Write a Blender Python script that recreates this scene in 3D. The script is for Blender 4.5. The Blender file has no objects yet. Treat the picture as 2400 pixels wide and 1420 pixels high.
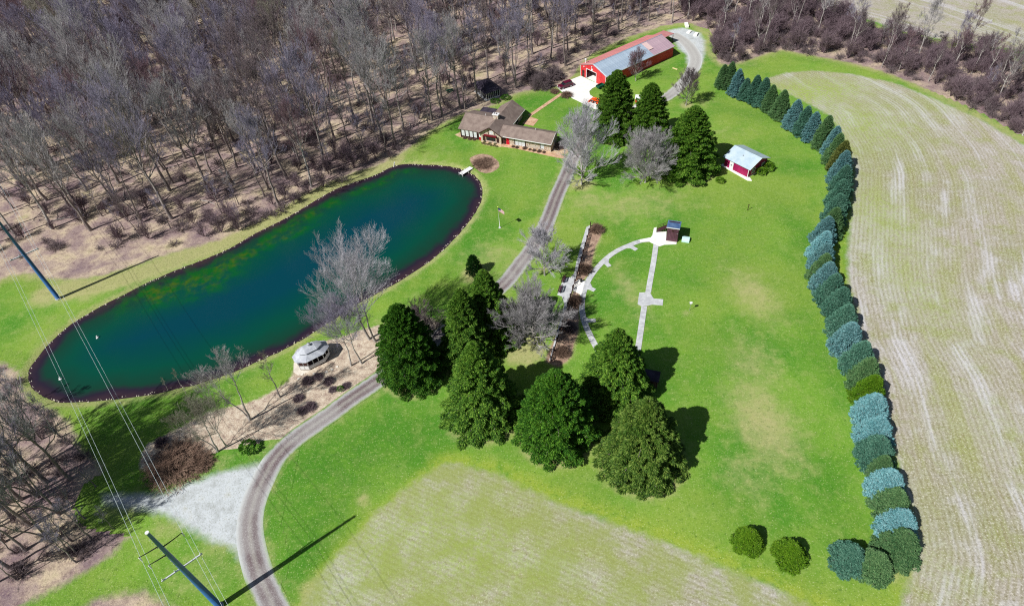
import bpy, math, random
import numpy as np
from mathutils import Matrix, Vector
from mathutils.geometry import tessellate_polygon

R = math.radians
scene = bpy.context.scene
col = scene.collection

# ---------------------------------------------------------------- camera
cam_data = bpy.data.cameras.new('camera')
cam = bpy.data.objects.new('camera', cam_data)
col.objects.link(cam)
cam_data.sensor_width = 36.0
cam_data.lens = 36.0 * 1530.0 / 2400.0
cam_data.clip_start = 1.0
cam_data.clip_end = 3000.0
CAM_H = 93.0
cam.matrix_world = Matrix([(0.9961797, 0.0873274, -0.0, 0.0), (-0.0614297, 0.7007535, -0.7107538, 0.0), (-0.0620683, 0.7080385, 0.7034408, 93.0), (0.0, 0.0, 0.0, 1.0)])
scene.camera = cam

# ---------------------------------------------------------------- world, sun, exposure
SUN_EL, SHADOW_AZ = 46.5, 33.8          # degrees; shadows fall towards SHADOW_AZ (from +X)
world = bpy.data.worlds.new('World'); scene.world = world; world.use_nodes = True
wn = world.node_tree.nodes; wl = world.node_tree.links
sky = wn.new('ShaderNodeTexSky'); sky.sky_type = 'NISHITA'; sky.sun_disc = False
sky.sun_elevation = R(SUN_EL)
sky.sun_rotation = R((90 - (SHADOW_AZ + 180)) % 360)
wl.new(sky.outputs[0], wn['Background'].inputs[0])
wn['Background'].inputs[1].default_value = 0.05
sun_data = bpy.data.lights.new('sun', 'SUN')
sun_data.energy = 5.0; sun_data.angle = R(0.53); sun_data.color = (1.0, 0.98, 0.955)
sun = bpy.data.objects.new('sun', sun_data); col.objects.link(sun)
sd = Vector((math.cos(R(SHADOW_AZ)) * math.cos(R(SUN_EL)), math.sin(R(SHADOW_AZ)) * math.cos(R(SUN_EL)), -math.sin(R(SUN_EL))))
sun.rotation_euler = sd.to_track_quat('-Z', 'Y').to_euler()
sun.location = (-60, 0, 120)
vs = scene.view_settings
vs.view_transform = 'Standard'; vs.look = 'None'; vs.gamma = 1.0; vs.exposure = 0.0
scene.cycles.max_bounces = 5
scene.cycles.diffuse_bounces = 2
scene.cycles.transparent_max_bounces = 4
scene.cycles.use_denoising = False
scene.cycles.filter_width = 1.15
scene.cycles.use_adaptive_sampling = False

# ---------------------------------------------------------------- helpers
def srgb(r, g, b):
    f = lambda c: c / 12.92 if c <= 0.04045 else ((c + 0.055) / 1.055) ** 2.4
    return (f(r / 255), f(g / 255), f(b / 255), 1.0)

class Mat:
    def __init__(s, name):
        s.m = bpy.data.materials.new(name); s.m.use_nodes = True
        s.t = s.m.node_tree; s.n = s.t.nodes; s.l = s.t.links
        s.b = s.n['Principled BSDF']
        s.b.inputs['Specular IOR Level'].default_value = 0.25
        s._pos = None; s._obj = None
    def pos(s):
        if s._pos is None: s._pos = s.n.new('ShaderNodeNewGeometry').outputs['Position']
        return s._pos
    def obj(s):
        if s._obj is None: s._obj = s.n.new('ShaderNodeTexCoord').outputs['Object']
        return s._obj
    def put(s, sock, v):
        if isinstance(v, bpy.types.NodeSocket): s.l.new(v, sock)
        else: sock.default_value = v
    def map(s, vec, scale=(1, 1, 1), rot=(0, 0, 0)):
        n = s.n.new('ShaderNodeMapping'); s.l.new(vec, n.inputs[0])
        n.inputs['Scale'].default_value = scale; n.inputs['Rotation'].default_value = rot
        return n.outputs[0]
    def noise(s, scale, detail=3, vec=None, rough=0.55, color=False):
        n = s.n.new('ShaderNodeTexNoise'); n.inputs['Scale'].default_value = scale
        n.inputs['Detail'].default_value = detail; n.inputs['Roughness'].default_value = rough
        s.l.new(vec if vec is not None else s.pos(), n.inputs['Vector'])
        return n.outputs['Color' if color else 'Fac']
    def voro(s, scale, vec=None, out='Distance'):
        n = s.n.new('ShaderNodeTexVoronoi'); n.inputs['Scale'].default_value = scale
        s.l.new(vec if vec is not None else s.pos(), n.inputs['Vector'])
        return n.outputs[out]
    def wave(s, scale, vec, dist=1.0, direction='X', dscale=1.0):
        n = s.n.new('ShaderNodeTexWave'); n.inputs['Scale'].default_value = scale; n.bands_direction = direction
        n.inputs['Distortion'].default_value = dist; n.inputs['Detail Scale'].default_value = dscale
        s.l.new(vec, n.inputs['Vector']); return n.outputs['Fac']
    def attr(s, name):
        n = s.n.new('ShaderNodeAttribute'); n.attribute_name = name; return n.outputs['Fac']
    def rnd(s):
        return s.n.new('ShaderNodeObjectInfo').outputs['Random']
    def math(s, op, a, b=0.0, c=0.0, clamp=False):
        n = s.n.new('ShaderNodeMath'); n.operation = op; n.use_clamp = clamp
        s.put(n.inputs[0], a); s.put(n.inputs[1], b); s.put(n.inputs[2], c); return n.outputs[0]
    def step(s, v, lo, hi):
        n = s.n.new('ShaderNodeMapRange'); n.interpolation_type = 'SMOOTHSTEP'
        s.put(n.inputs[0], v); n.inputs[1].default_value = lo; n.inputs[2].default_value = hi
        return n.outputs[0]
    def mix(s, f, a, b, mode='MIX'):
        n = s.n.new('ShaderNodeMix'); n.data_type = 'RGBA'; n.blend_type = mode
        s.put(n.inputs[0], f); s.put(n.inputs[6], a); s.put(n.inputs[7], b); return n.outputs[2]
    def ramp(s, f, stops):
        n = s.n.new('ShaderNodeValToRGB'); s.l.new(f, n.inputs[0]); e = n.color_ramp.elements
        while len(e) < len(stops): e.new(0.5)
        for x, (p, c) in zip(e, stops): x.position = p; x.color = c if len(c) == 4 else (*c, 1)
        return n.outputs[0]
    def bump(s, h, strength=0.3, dist=0.05):
        n = s.n.new('ShaderNodeBump'); n.inputs['Strength'].default_value = strength
        n.inputs['Distance'].default_value = dist; s.l.new(h, n.inputs['Height'])
        s.l.new(n.outputs[0], s.b.inputs['Normal'])
    def out(s, color, rough=0.9, metal=0.0):
        s.put(s.b.inputs['Base Color'], color); s.put(s.b.inputs['Roughness'], rough)
        s.b.inputs['Metallic'].default_value = metal
        return s.m

def plain(name, c, rough=0.7, var=0.12, scale=3.0, metal=0.0, spec=0.25):
    M = Mat(name); c = c if len(c) == 4 else (*c, 1)
    d = tuple(x * (1 - var) for x in c[:3]) + (1,); e = tuple(min(1, x * (1 + var)) for x in c[:3]) + (1,)
    M.b.inputs['Specular IOR Level'].default_value = spec
    return M.out(M.ramp(M.noise(scale, 3, M.obj()), [(0.3, d), (0.7, e)]), rough, metal)

class MB:
    """collects faces, builds one mesh"""
    def __init__(s): s.v = []; s.f = []
    def face(s, *pts):
        i = len(s.v); s.v += [tuple(p) for p in pts]; s.f.append(tuple(range(i, i + len(pts)))); return s
    def box(s, x0, x1, y0, y1, z0, z1):
        i = len(s.v)
        s.v += [(x0, y0, z0), (x1, y0, z0), (x1, y1, z0), (x0, y1, z0), (x0, y0, z1), (x1, y0, z1), (x1, y1, z1), (x0, y1, z1)]
        s.f += [tuple(i + k for k in q) for q in ((3, 2, 1, 0), (4, 5, 6, 7), (0, 1, 5, 4), (1, 2, 6, 5), (2, 3, 7, 6), (3, 0, 4, 7))]
        return s
    def prism(s, poly, z0, z1):
        n = len(poly); i = len(s.v)
        s.v += [(p[0], p[1], z0) for p in poly] + [(p[0], p[1], z1) for p in poly]
        s.f += [tuple(i + n + k for k in range(n)), tuple(i + n - 1 - k for k in range(n))]
        s.f += [(i + k, i + (k + 1) % n, i + n + (k + 1) % n, i + n + k) for k in range(n)]
        return s
    def extr(s, prof, x0, x1, axis='x'):
        """profile of (a,z) extruded along x (a=y) or along y (a=x)"""
        n = len(prof); i = len(s.v)
        P = (lambda t, a, z: (t, a, z)) if axis == 'x' else (lambda t, a, z: (a, t, z))
        s.v += [P(x0, a, z) for a, z in prof] + [P(x1, a, z) for a, z in prof]
        s.f += [tuple(i + k for k in range(n)), tuple(i + n + n - 1 - k for k in range(n))]
        s.f += [(i + k, i + n + k, i + n + (k + 1) % n, i + (k + 1) % n) for k in range(n)]
        return s
    def tube(s, pts, rad, sides=8, cap=True):
        pts = [Vector(p) for p in pts]; n = len(pts)
        if not hasattr(rad, '__len__'): rad = [rad] * n
        i = len(s.v)
        for k in range(n):
            t = (pts[min(k + 1, n - 1)] - pts[max(k - 1, 0)]).normalized()
            a = t.cross(Vector((0, 0, 1)) if abs(t.z) < 0.9 else Vector((1, 0, 0))).normalized(); b = t.cross(a)
            for j in range(sides):
                w = 2 * math.pi * j / sides
                s.v.append(tuple(pts[k] + rad[k] * (math.cos(w) * a + math.sin(w) * b)))
        for k in range(n - 1):
            for j in range(sides):
                s.f.append((i + k * sides + j, i + k * sides + (j + 1) % sides, i + (k + 1) * sides + (j + 1) % sides, i + (k + 1) * sides + j))
        if cap:
            s.f.append(tuple(i + j for j in range(sides))); s.f.append(tuple(i + (n - 1) * sides + sides - 1 - j for j in range(sides)))
        return s
    def beam(s, a, b, w, h):
        """square bar from a to b"""
        a = Vector(a); b = Vector(b); t = (b - a).normalized()
        sx = t.cross(Vector((0, 0, 1)))
        sx = sx.normalized() if sx.length > 1e-4 else Vector((1, 0, 0)); sz = sx.cross(t)
        i = len(s.v)
        for p in (a, b):
            for dx, dz in ((-1, -1), (1, -1), (1, 1), (-1, 1)):
                s.v.append(tuple(p + sx * dx * w / 2 + sz * dz * h / 2))
        s.f += [tuple(i + k for k in q) for q in ((3, 2, 1, 0), (4, 5, 6, 7), (0, 1, 5, 4), (1, 2, 6, 5), (2, 3, 7, 6), (3, 0, 4, 7))]
        return s
    def blob(s, c, r, seg=8, rings=6, squash=0.0):
        i = len(s.v); r = r if hasattr(r, '__len__') else (r, r, r)
        for a in range(rings + 1):
            th = math.pi * a / rings
            for b in range(seg):
                ph = 2 * math.pi * b / seg
                s.v.append((c[0] + r[0] * math.sin(th) * math.cos(ph), c[1] + r[1] * math.sin(th) * math.sin(ph), c[2] - r[2] * math.cos(th)))
        for a in range(rings):
            for b in range(seg):
                s.f.append((i + a * seg + b, i + a * seg + (b + 1) % seg, i + (a + 1) * seg + (b + 1) % seg, i + (a + 1) * seg + b))
        return s
    def mesh(s, name, m=None, smooth=False):
        me = bpy.data.meshes.new(name); me.from_pydata(s.v, [], s.f)
        if smooth: me.shade_smooth()
        if m: me.materials.append(m)
        me.update(); return me
    def build(s, name, m, parent=None, smooth=False, bevel=0.0):
        o = bpy.data.objects.new(name, s.mesh(name, m, smooth)); col.objects.link(o)
        if parent: o.parent = parent
        if bevel:
            b = o.modifiers.new('bevel', 'BEVEL'); b.width = bevel; b.segments = 2; b.limit_method = 'ANGLE'
        return o

def tag(o, label=None, cat=None, group=None, kind=None):
    if label: o['label'] = label
    if cat: o['category'] = cat
    if group: o['group'] = group
    if kind: o['kind'] = kind
    return o

def thing(name, label, cat, loc=(0, 0, 0), rz=0.0, group=None):
    o = bpy.data.objects.new(name, None); col.objects.link(o)
    o.location = loc if len(loc) == 3 else (*loc, 0); o.rotation_euler = (0, 0, rz); o.empty_display_size = 0.5
    return tag(o, label, cat, group)

def copy_tree(o, parent=None):
    c = o.copy(); col.objects.link(c); c.parent = parent
    for ch in o.children: copy_tree(ch, c)
    return c

def np_mesh(name, V, F, mats=(), attrs=None, smooth=False):
    """V (n,3), F (m,k) arrays -> mesh"""
    me = bpy.data.meshes.new(name); V = np.asarray(V, np.float32); F = np.asarray(F, np.int32)
    m, k = F.shape
    me.vertices.add(len(V)); me.vertices.foreach_set('co', V.ravel())
    me.loops.add(m * k); me.loops.foreach_set('vertex_index', F.ravel())
    me.polygons.add(m); me.polygons.foreach_set('loop_start', np.arange(m, dtype=np.int32) * k)
    if smooth: me.polygons.foreach_set('use_smooth', np.ones(m, dtype=bool))
    for a, d in (attrs or {}).items():
        at = me.attributes.new(a, 'FLOAT', 'POINT'); at.data.foreach_set('value', np.asarray(d, np.float32))
    for x in mats: me.materials.append(x)
    me.update(calc_edges=True); me.validate()
    return me

def link(name, me, parent=None):
    o = bpy.data.objects.new(name, me); col.objects.link(o)
    if parent: o.parent = parent
    return o

# signed distance of points to a closed polygon (negative inside)
def sdf(P, poly):
    A = np.asarray(poly, float); B = np.roll(A, -1, 0)
    d2 = np.full(len(P), 1e18); inside = np.zeros(len(P), bool)
    for a, b in zip(A, B):
        e = b - a; w = P - a
        t = np.clip((w @ e) / max(e @ e, 1e-9), 0, 1)
        d2 = np.minimum(d2, ((w - t[:, None] * e) ** 2).sum(1))
        c = ((a[1] > P[:, 1]) != (b[1] > P[:, 1]))
        if abs(b[1] - a[1]) > 1e-9:
            c &= P[:, 0] < (b[0] - a[0]) * (P[:, 1] - a[1]) / (b[1] - a[1]) + a[0]
        inside ^= c
    return np.where(inside, -1, 1) * np.sqrt(d2)

def dline(P, line):
    A = np.asarray(line, float); d2 = np.full(len(P), 1e18)
    for a, b in zip(A[:-1], A[1:]):
        e = b - a; w = P - a; t = np.clip((w @ e) / max(e @ e, 1e-9), 0, 1)
        d2 = np.minimum(d2, ((w - t[:, None] * e) ** 2).sum(1))
    return np.sqrt(d2)

def smooth_line(pts, n=6, closed=False):
    """Catmull-Rom through the points"""
    P = [np.asarray(p, float) for p in pts]; out = []
    N = len(P); rng_ = range(N if closed else N - 1)
    for i in rng_:
        p0 = P[i - 1] if (closed or i > 0) else P[0]; p1 = P[i]; p2 = P[(i + 1) % N]
        p3 = P[(i + 2) % N] if (closed or i + 2 < N) else P[-1]
        for k in range(n):
            t = k / n
            out.append(0.5 * (2 * p1 + (p2 - p0) * t + (2 * p0 - 5 * p1 + 4 * p2 - p3) * t * t + (3 * p1 - p0 - 3 * p2 + p3) * t ** 3))
    if not closed: out.append(P[-1])
    return [tuple(p) for p in out]

def ribbon(line, w):
    L = np.asarray(line, float); T = np.gradient(L, axis=0); T /= np.linalg.norm(T, axis=1)[:, None]
    Nn = np.c_[-T[:, 1], T[:, 0]]
    w = np.broadcast_to(np.asarray(w, float), (len(L),))[:, None] / 2
    return [tuple(p) for p in L + Nn * w] + [tuple(p) for p in (L - Nn * w)[::-1]]

# ---------------------------------------------------------------- the lie of the land (metres)
POND = smooth_line([(-95.05, 87.05), (-92.96, 83.45), (-89.96, 80.98), (-85.80, 78.83), (-82.33, 78.36), (-75.85, 78.25), (-70.15, 78.51), (-64.83, 79.33), (-59.56, 80.46), (-54.00, 82.42), (-49.98, 84.51), (-45.50, 86.94), (-41.02, 90.14), (-36.46, 94.19), (-32.52, 97.77), (-28.35, 100.69), (-24.05, 103.71), (-19.63, 107.39), (-15.99, 111.04), (-12.22, 116.20), (-8.75, 122.02), (-6.33, 127.50), (-5.06, 132.57), (-5.35, 137.18), (-7.09, 141.44), (-10.12, 144.46), (-14.56, 146.76), (-20.18, 148.25), (-25.28, 149.27), (-28.60, 148.37), (-31.73, 145.67), (-36.46, 143.28), (-41.61, 140.65), (-46.39, 136.40), (-50.87, 131.59), (-55.33, 127.83), (-59.65, 124.19), (-63.70, 120.20), (-68.75, 116.94), (-75.41, 113.30), (-80.86, 109.66), (-83.91, 106.93), (-87.03, 104.42), (-90.09, 101.35), (-92.49, 98.30), (-94.17, 94.10), (-94.95, 90.10)], 3, True)
DRIVE = smooth_line([(-35.07, 34.55), (-37.21, 37.59), (-40.67, 43.00), (-43.12, 48.82), (-43.74, 53.42), (-43.00, 58.27), (-41.57, 62.48), (-38.59, 66.07), (-34.09, 69.79), (-30.40, 73.12), (-26.37, 76.38), (-20.98, 81.09), (-13.79, 87.36), (-6.93, 94.21), (-1.25, 99.85), (2.37, 105.46), (6.01, 111.43), (9.65, 119.40), (12.98, 128.98), (15.97, 136.71), (19.07, 145.02), (22.22, 151.82), (26.14, 158.24), (30.39, 162.83), (36.93, 166.00), (44.86, 169.28), (50.98, 173.53), (56.93, 180.99), (61.47, 188.65), (63.96, 195.66), (64.10, 203.55), (63.01, 209.76), (60.99, 214.31)], 5)
FIELD_R = [(79.65, 177.76), (87.41, 180.43), (94.89, 180.39), (104.44, 176.30), (113.42, 169.19), (119.60, 158.19), (124.80, 147.04), (128.36, 133.03), (137.82, 104.10), (132.42, 29.81), (90.23, 5.65), (42.19, 21.64), (48.24, 30.35), (50.76, 33.59), (54.40, 38.48), (56.05, 43.63), (57.38, 50.45), (59.79, 59.07), (62.26, 68.44), (63.06, 77.03), (64.66, 82.33), (67.60, 92.01), (70.87, 100.03), (75.85, 110.11), (81.19, 121.33), (85.04, 129.48), (87.67, 138.73), (88.44, 146.74), (89.34, 154.39), (86.46, 161.52), (81.82, 170.42)]
FIELD_R_EDGE = [(79.65, 177.76), (81.82, 170.42), (86.46, 161.52), (89.34, 154.39), (88.44, 146.74), (87.67, 138.73), (85.04, 129.48), (81.19, 121.33), (75.85, 110.11), (70.87, 100.03), (67.60, 92.01), (64.66, 82.33), (63.06, 77.03), (62.26, 68.44), (59.79, 59.07), (57.38, 50.45), (56.05, 43.63), (54.40, 38.48), (50.76, 33.59), (48.24, 30.35), (42.19, 21.64)]
FIELD_L = [(-13.42, 58.19), (-18.38, 55.02), (-23.76, 50.59), (-28.57, 44.88), (-31.39, 41.12), (-32.98, 38.70), (-33.75, 34.45), (-30.37, 18.14), (48.56, 12.43), (39.09, 29.48), (36.42, 31.35), (31.73, 34.48), (26.70, 37.43), (21.43, 40.51), (15.85, 43.48), (10.00, 46.52), (3.87, 49.63), (-0.33, 52.51), (-4.66, 55.21), (-10.62, 57.59)]
FIELD_L_EDGE = [(-13.42, 58.19), (-10.62, 57.59), (-4.66, 55.21), (-0.33, 52.51), (3.87, 49.63), (10.00, 46.52), (15.85, 43.48), (21.43, 40.51), (26.70, 37.43), (31.73, 34.48), (36.42, 31.35), (39.09, 29.48)]
FIELD_FAR = [(113.3, 259.1), (115.9, 236.2), (122.84, 216.90), (132.20, 200.74), (142.90, 190.36), (158.53, 181.60), (196.96, 151.90), (284.4, 322.1), (139.6, 333.0)]
WOODS = smooth_line([(-143.89, 89.08), (-118.48, 111.43), (-115.00, 115.88), (-109.89, 117.38), (-103.88, 114.87), (-96.62, 113.64), (-89.34, 114.69), (-82.73, 117.92), (-74.81, 120.94), (-66.58, 123.72), (-59.75, 129.29), (-51.79, 136.84), (-45.19, 142.90), (-37.98, 147.04), (-31.54, 150.06), (-26.71, 154.07), (-23.45, 157.85), (-19.56, 163.95), (-12.42, 171.27), (-6.22, 174.66), (-2.46, 175.51), (2.05, 178.30), (5.42, 181.92), (11.98, 183.96), (17.12, 183.82), (20.99, 186.14), (25.06, 190.48), (28.35, 198.17), (34.76, 206.34), (47.64, 215.42), (60.35, 220.86), (69.26, 221.46), (70.66, 215.75), (72.99, 209.69), (69.87, 204.98), (69.09, 198.68), (70.33, 189.85), (74.05, 189.12), (81.58, 192.12), (90.74, 195.51), (94.97, 192.47), (101.20, 188.17), (108.79, 181.65), (114.54, 174.90), (119.04, 166.56), (123.37, 154.63), (127.09, 143.36), (129.59, 135.02), (137.87, 116.97), (157.90, 145.00), (153.43, 173.38), (142.24, 186.77), (130.72, 197.74), (121.39, 213.57), (114.5, 232.4), (113.3, 254.4), (128.7, 297.3), (-50.7, 409.5), (-440.3, 428.2), (-399.1, 231.7)], 2, True)
WOODS_SW = smooth_line([(-141.37, 97.74), (-107.94, 85.11), (-103.82, 90.01), (-97.33, 87.09), (-92.49, 80.35), (-85.01, 76.13), (-80.70, 72.41), (-76.80, 67.56), (-71.38, 63.15), (-70.65, 60.34), (-71.89, 58.13), (-69.92, 54.94), (-65.27, 53.48), (-62.01, 51.18), (-62.64, 49.23), (-65.61, 46.03), (-70.51, 42.97), (-74.99, 40.49), (-81.58, 36.71), (-124.11, 52.79)], 3, True)
BED_SW = smooth_line([(-65.65, 38.82), (-64.12, 40.35), (-61.73, 41.23), (-57.72, 41.31), (-53.60, 39.69), (-50.53, 37.26), (-57.25, 35.83)], 3, True)
BED_GAZEBO = smooth_line([(-42.46, 83.87), (-42.14, 86.77), (-38.11, 87.75), (-34.03, 88.63), (-29.98, 90.21), (-25.80, 91.11), (-20.79, 93.48), (-15.55, 91.05), (-12.11, 84.92), (-16.15, 81.59), (-20.88, 79.30), (-26.25, 76.76), (-29.94, 74.51), (-34.41, 70.46), (-38.80, 67.32), (-41.70, 65.01), (-44.19, 62.91), (-47.32, 61.49), (-52.77, 60.18), (-57.23, 59.66), (-62.09, 60.46), (-64.96, 63.00), (-65.30, 66.57), (-63.76, 67.97), (-60.45, 70.11), (-55.95, 73.03), (-51.21, 73.85), (-47.40, 75.16), (-43.67, 77.69), (-42.17, 79.95)], 3, True)
FAN = [(-69.34, 57.88), (-64.21, 57.39), (-58.70, 57.17), (-55.94, 58.44), (-50.52, 60.28), (-44.89, 61.17), (-42.11, 61.54), (-42.36, 57.59), (-43.14, 53.14), (-42.51, 48.77), (-40.37, 43.35), (-41.52, 42.82), (-44.88, 46.61), (-49.62, 48.59), (-53.58, 51.11), (-57.48, 53.33), (-62.41, 54.82), (-68.02, 56.24)]
FAN_N = [(60.26, 217.29), (65.55, 218.28), (69.95, 213.09), (69.64, 205.68), (66.90, 196.62), (63.33, 188.28), (60.52, 186.51), (60.56, 191.79), (61.68, 198.30), (60.50, 202.35), (60.52, 207.59)]
BED_DOCK = smooth_line([(-7.75, 148.31), (-6.70, 150.00), (-4.43, 150.67), (-1.99, 149.24), (-0.34, 146.11), (-0.35, 143.51), (-1.96, 141.80), (-4.15, 141.56), (-5.95, 143.41)], 4, True)
BED_FENCE_A = smooth_line([(19.37, 116.43), (20.87, 115.44), (21.31, 113.37), (19.33, 109.17), (18.31, 106.14), (16.62, 100.85), (14.88, 98.69), (13.43, 98.48), (15.77, 106.48)], 3, True)
BED_FENCE_B = smooth_line([(12.72, 95.74), (13.81, 94.72), (13.23, 91.10), (12.22, 84.82), (10.99, 81.66), (10.25, 79.08), (9.28, 77.63), (7.57, 76.49), (6.08, 77.27), (5.42, 78.59), (8.62, 85.82)], 3, True)
BED_HOUSE = [(-11.68, 161.70), (-10.50, 160.14), (-4.58, 157.37), (-4.18, 155.33), (-0.90, 153.70), (0.79, 153.21), (1.42, 154.19), (13.63, 147.95), (17.20, 146.96), (18.47, 148.20), (16.96, 151.62), (15.07, 153.01), (1.67, 159.00), (-10.02, 162.79)]
# bare rings and small beds under single trees: centre, radius
RINGS = [((-7.40, 103.81), 3.0), ((7.48, 103.13), 1.2), ((31.52, 154.48), 5.4), ((39.82, 152.15), 5.0), ((46.28, 135.18), 6.6), ((53.94, 166.64), 2.0),
         ((18.53, 55.80), 7.2), ((5.59, 61.91), 6.6), ((-6.54, 67.65), 6.9), ((-19.30, 77.78), 5.8), ((34.16, 86.75), 0.7),
         ((1.27, 81.71), 4.5), ((16.43, 69.38), 5.6), ((-16.67, 85.45), 4.0), ((19.51, 133.01), 3.0), ((-9.34, 81.59), 5.5)]
NBANK = [(-101.38, 109.27), (-91.53, 110.48), (-82.28, 113.77), (-74.85, 117.76), (-66.25, 122.41), (-58.32, 127.42), (-50.32, 134.47), (-41.94, 143.16), (-34.68, 147.52), (-28.24, 151.39)]
RNG0 = np.random.default_rng(5)

def zfun(P):
    d = sdf(P, POND)
    z = np.where(d > 0, -0.34 + np.minimum(d, 1.6) * 0.2125, -0.34 + np.maximum(d * 0.45, -2.2))
    return np.where(d > 1.6, 0.0, z)

# brown and yellowish patches of the lawn: centre, radius along / across, turn, amount
DRY = [((47.86, 90.42), 5.0, 9.0, 10, .75), ((42.36, 72.34), 6.0, 9.0, 0, .55), ((39.95, 60.65), 5.5, 10.0, 5, .9), ((34.23, 51.61), 5, 6, 0, .5),
       ((29.88, 123.04), 16, 7, 0, .55), ((20.30, 126.15), 6, 5, 0, .6), ((23.99, 94.69), 3.0, 9.0, 12, .6), ((9.79, 117.79), 3, 3, 0, .6),
       ((-3.76, 109.10), 7, 6, 0, .55), ((-23.37, 93.20), 7, 3, 30, .5), ((-48.07, 91.44), 20, 3.5, 30, .35), 
       ((-19.16, 151.17), 8, 4, 30, .4), ((72.85, 198.54), 10, 5, 0, .65), ((78.97, 188.14), 6, 3, 0, .35), ((-93.34, 99.26), 12, 6, 30, .3),
       ((-48.78, 44.09), 7, 5, 0, .4), ((-47.22, 47.90), 5, 3, 0, .5), ((52.71, 193.34), 8, 3, 33, .35), ((60.15, 150.89), 10, 6, 0, .3),
       ((-64.87, 55.20), 6, 3, 0, .6), ((-55.94, 50.76), 6, 3.5, 30, .5), ((-53.93, 60.29), 9, 1.6, 30, .5), ((-26.20, 53.00), 1.0, 2.2, 30, .8),
       ((-18.99, 146.05), 9, 2, 0, .4), ((59.57, 167.37), 4, 3, 0, .4), ((50.15, 35.35), 3, 2.5, 0, .7), ((-31.84, 39.20), 2.2, 2.6, 0, .9), ((39.54, 53.37), 6, 8, 0, .35)]
LUSH = [((-30.50, 60.38), 13, 8, 30, 1.0), ((-31.54, 47.83), 6, 11, 0, .9), ((-20.01, 63.47), 8, 5, 0, .9), ((47.49, 107.93), 14, 10, 0, .45), ((64.31, 105.61), 4, 14, 0, .7),
        ((55.64, 74.86), 3.5, 12, 0, .7), ((46.58, 47.47), 4, 10, 0, .6), ((-6.10, 128.33), 7, 12, -20, .55), ((20.21, 167.01), 9, 6, 0, .8), ((52.69, 187.46), 9, 4, 33, .6),
        ((76.28, 154.83), 14, 3.5, -30, .8), ((38.17, 100.71), 8, 9, 0, .5), ((32.95, 74.41), 8, 10, 0, .4), ((27.66, 102.10), 5, 5, 0, .2), ((9.05, 179.13), 6, 5, 0, .6),
        ((-66.96, 73.74), 12, 4, 25, .7), ((-17.00, 156.14), 9, 3, -20, .5), ((-37.69, 39.41), 4, 5, 0, .5), ((71.24, 134.69), 5, 9, 0, .5)]
YEL = [([(-33.45, 36.12), (-31.43, 40.57), (-28.52, 44.48), (-23.69, 49.74), (-18.34, 54.26), (-13.43, 59.07), (-10.61, 58.55), (-4.60, 56.37), (-0.24, 53.71), (4.00, 50.84), (10.18, 47.68), (16.07, 44.59), (21.68, 41.51), (27.00, 38.44), (32.08, 35.51), (36.80, 32.33), (39.53, 30.53)], 1.5, .85),
       ([(80.69, 125.79), (76.34, 116.21), (72.27, 107.44), (68.20, 99.43), (65.99, 92.47), (63.86, 83.11)], 1.6, .8),
       ([(56.75, 44.39), (54.84, 38.62), (51.57, 34.04), (46.38, 30.51), (39.31, 30.00)], 1.2, .6),
       ([(-16.80, 105.90), (-23.69, 98.18), (-30.31, 93.44)], 1.5, .25)]

def cover(P):
    def blobs(L):
        o = np.zeros(len(P))
        for c, rx, ry, a, k in L:
            ca, sa = math.cos(R(a)), math.sin(R(a)); q = P - np.asarray(c)
            u = (q[:, 0] * ca + q[:, 1] * sa) / rx; v = (-q[:, 0] * sa + q[:, 1] * ca) / ry
            o = np.maximum(o, k * np.exp(-(u * u + v * v) * 0.9))
        return o
    y = np.zeros(len(P))
    for l, w, k in YEL: y = np.maximum(y, k * np.exp(-(dline(P, l) / w) ** 2))
    dry = blobs(DRY)
    dp = sdf(P, POND); dry = np.maximum(dry, 0.75 * np.exp(-((dp - 0.6) / 1.3) ** 2))
    dw = np.minimum(np.abs(sdf(P, WOODS)), 60); dry = np.maximum(dry, 0.7 * np.exp(-(dw / 2.6) ** 2))
    dd = dline(P, DRIVE); dry = np.maximum(dry, 0.45 * np.exp(-((dd - 2.2) / 0.9) ** 2))
    for c, r in RINGS:
        dry = np.maximum(dry, 0.95 * (1 / (1 + np.exp((np.hypot(P[:, 0] - c[0], P[:, 1] - c[1]) - r) * 2.2))))
    dry = np.maximum(dry, np.where(dp > -1, 1.35 * np.exp(-(dline(P, NBANK) / 3.6) ** 2), 0))
    for b in (BED_FENCE_A, BED_FENCE_B): dry = np.maximum(dry, 0.7 * np.exp(-(np.maximum(sdf(P, b), 0) / 0.6) ** 2))
    return dict(dry=dry, lush=blobs(LUSH), yel=y)

def sheet(name, poly, res, margin, z, mat, extra=None, kind='structure'):
    A = np.asarray(poly); x0, y0 = A.min(0) - margin - res; x1, y1 = A.max(0) + margin + res
    x0, y0, x1, y1 = max(x0, -260), max(y0, 12), min(x1, 240), min(y1, 420)
    X = np.arange(x0, x1 + res, res); Y = np.arange(y0, y1 + res, res); nx, ny = len(X), len(Y)
    P = np.stack(np.meshgrid(X, Y), -1).reshape(-1, 2)
    s = sdf(P, poly)
    q = (np.arange(ny - 1)[:, None] * nx + np.arange(nx - 1)[None]).ravel()
    F = np.c_[q, q + 1, q + nx + 1, q + nx]
    F = F[(s[F] < margin).any(1)]
    u, inv = np.unique(F, return_inverse=True); F = inv.reshape(F.shape); P = P[u]; s = s[u]
    a = cover(P); a['edge'] = s
    if extra: a.update(extra(P))
    me = np_mesh(name, np.c_[P, zfun(P) + z], F, [mat], a)
    return tag(link(name, me), kind=kind)

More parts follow.
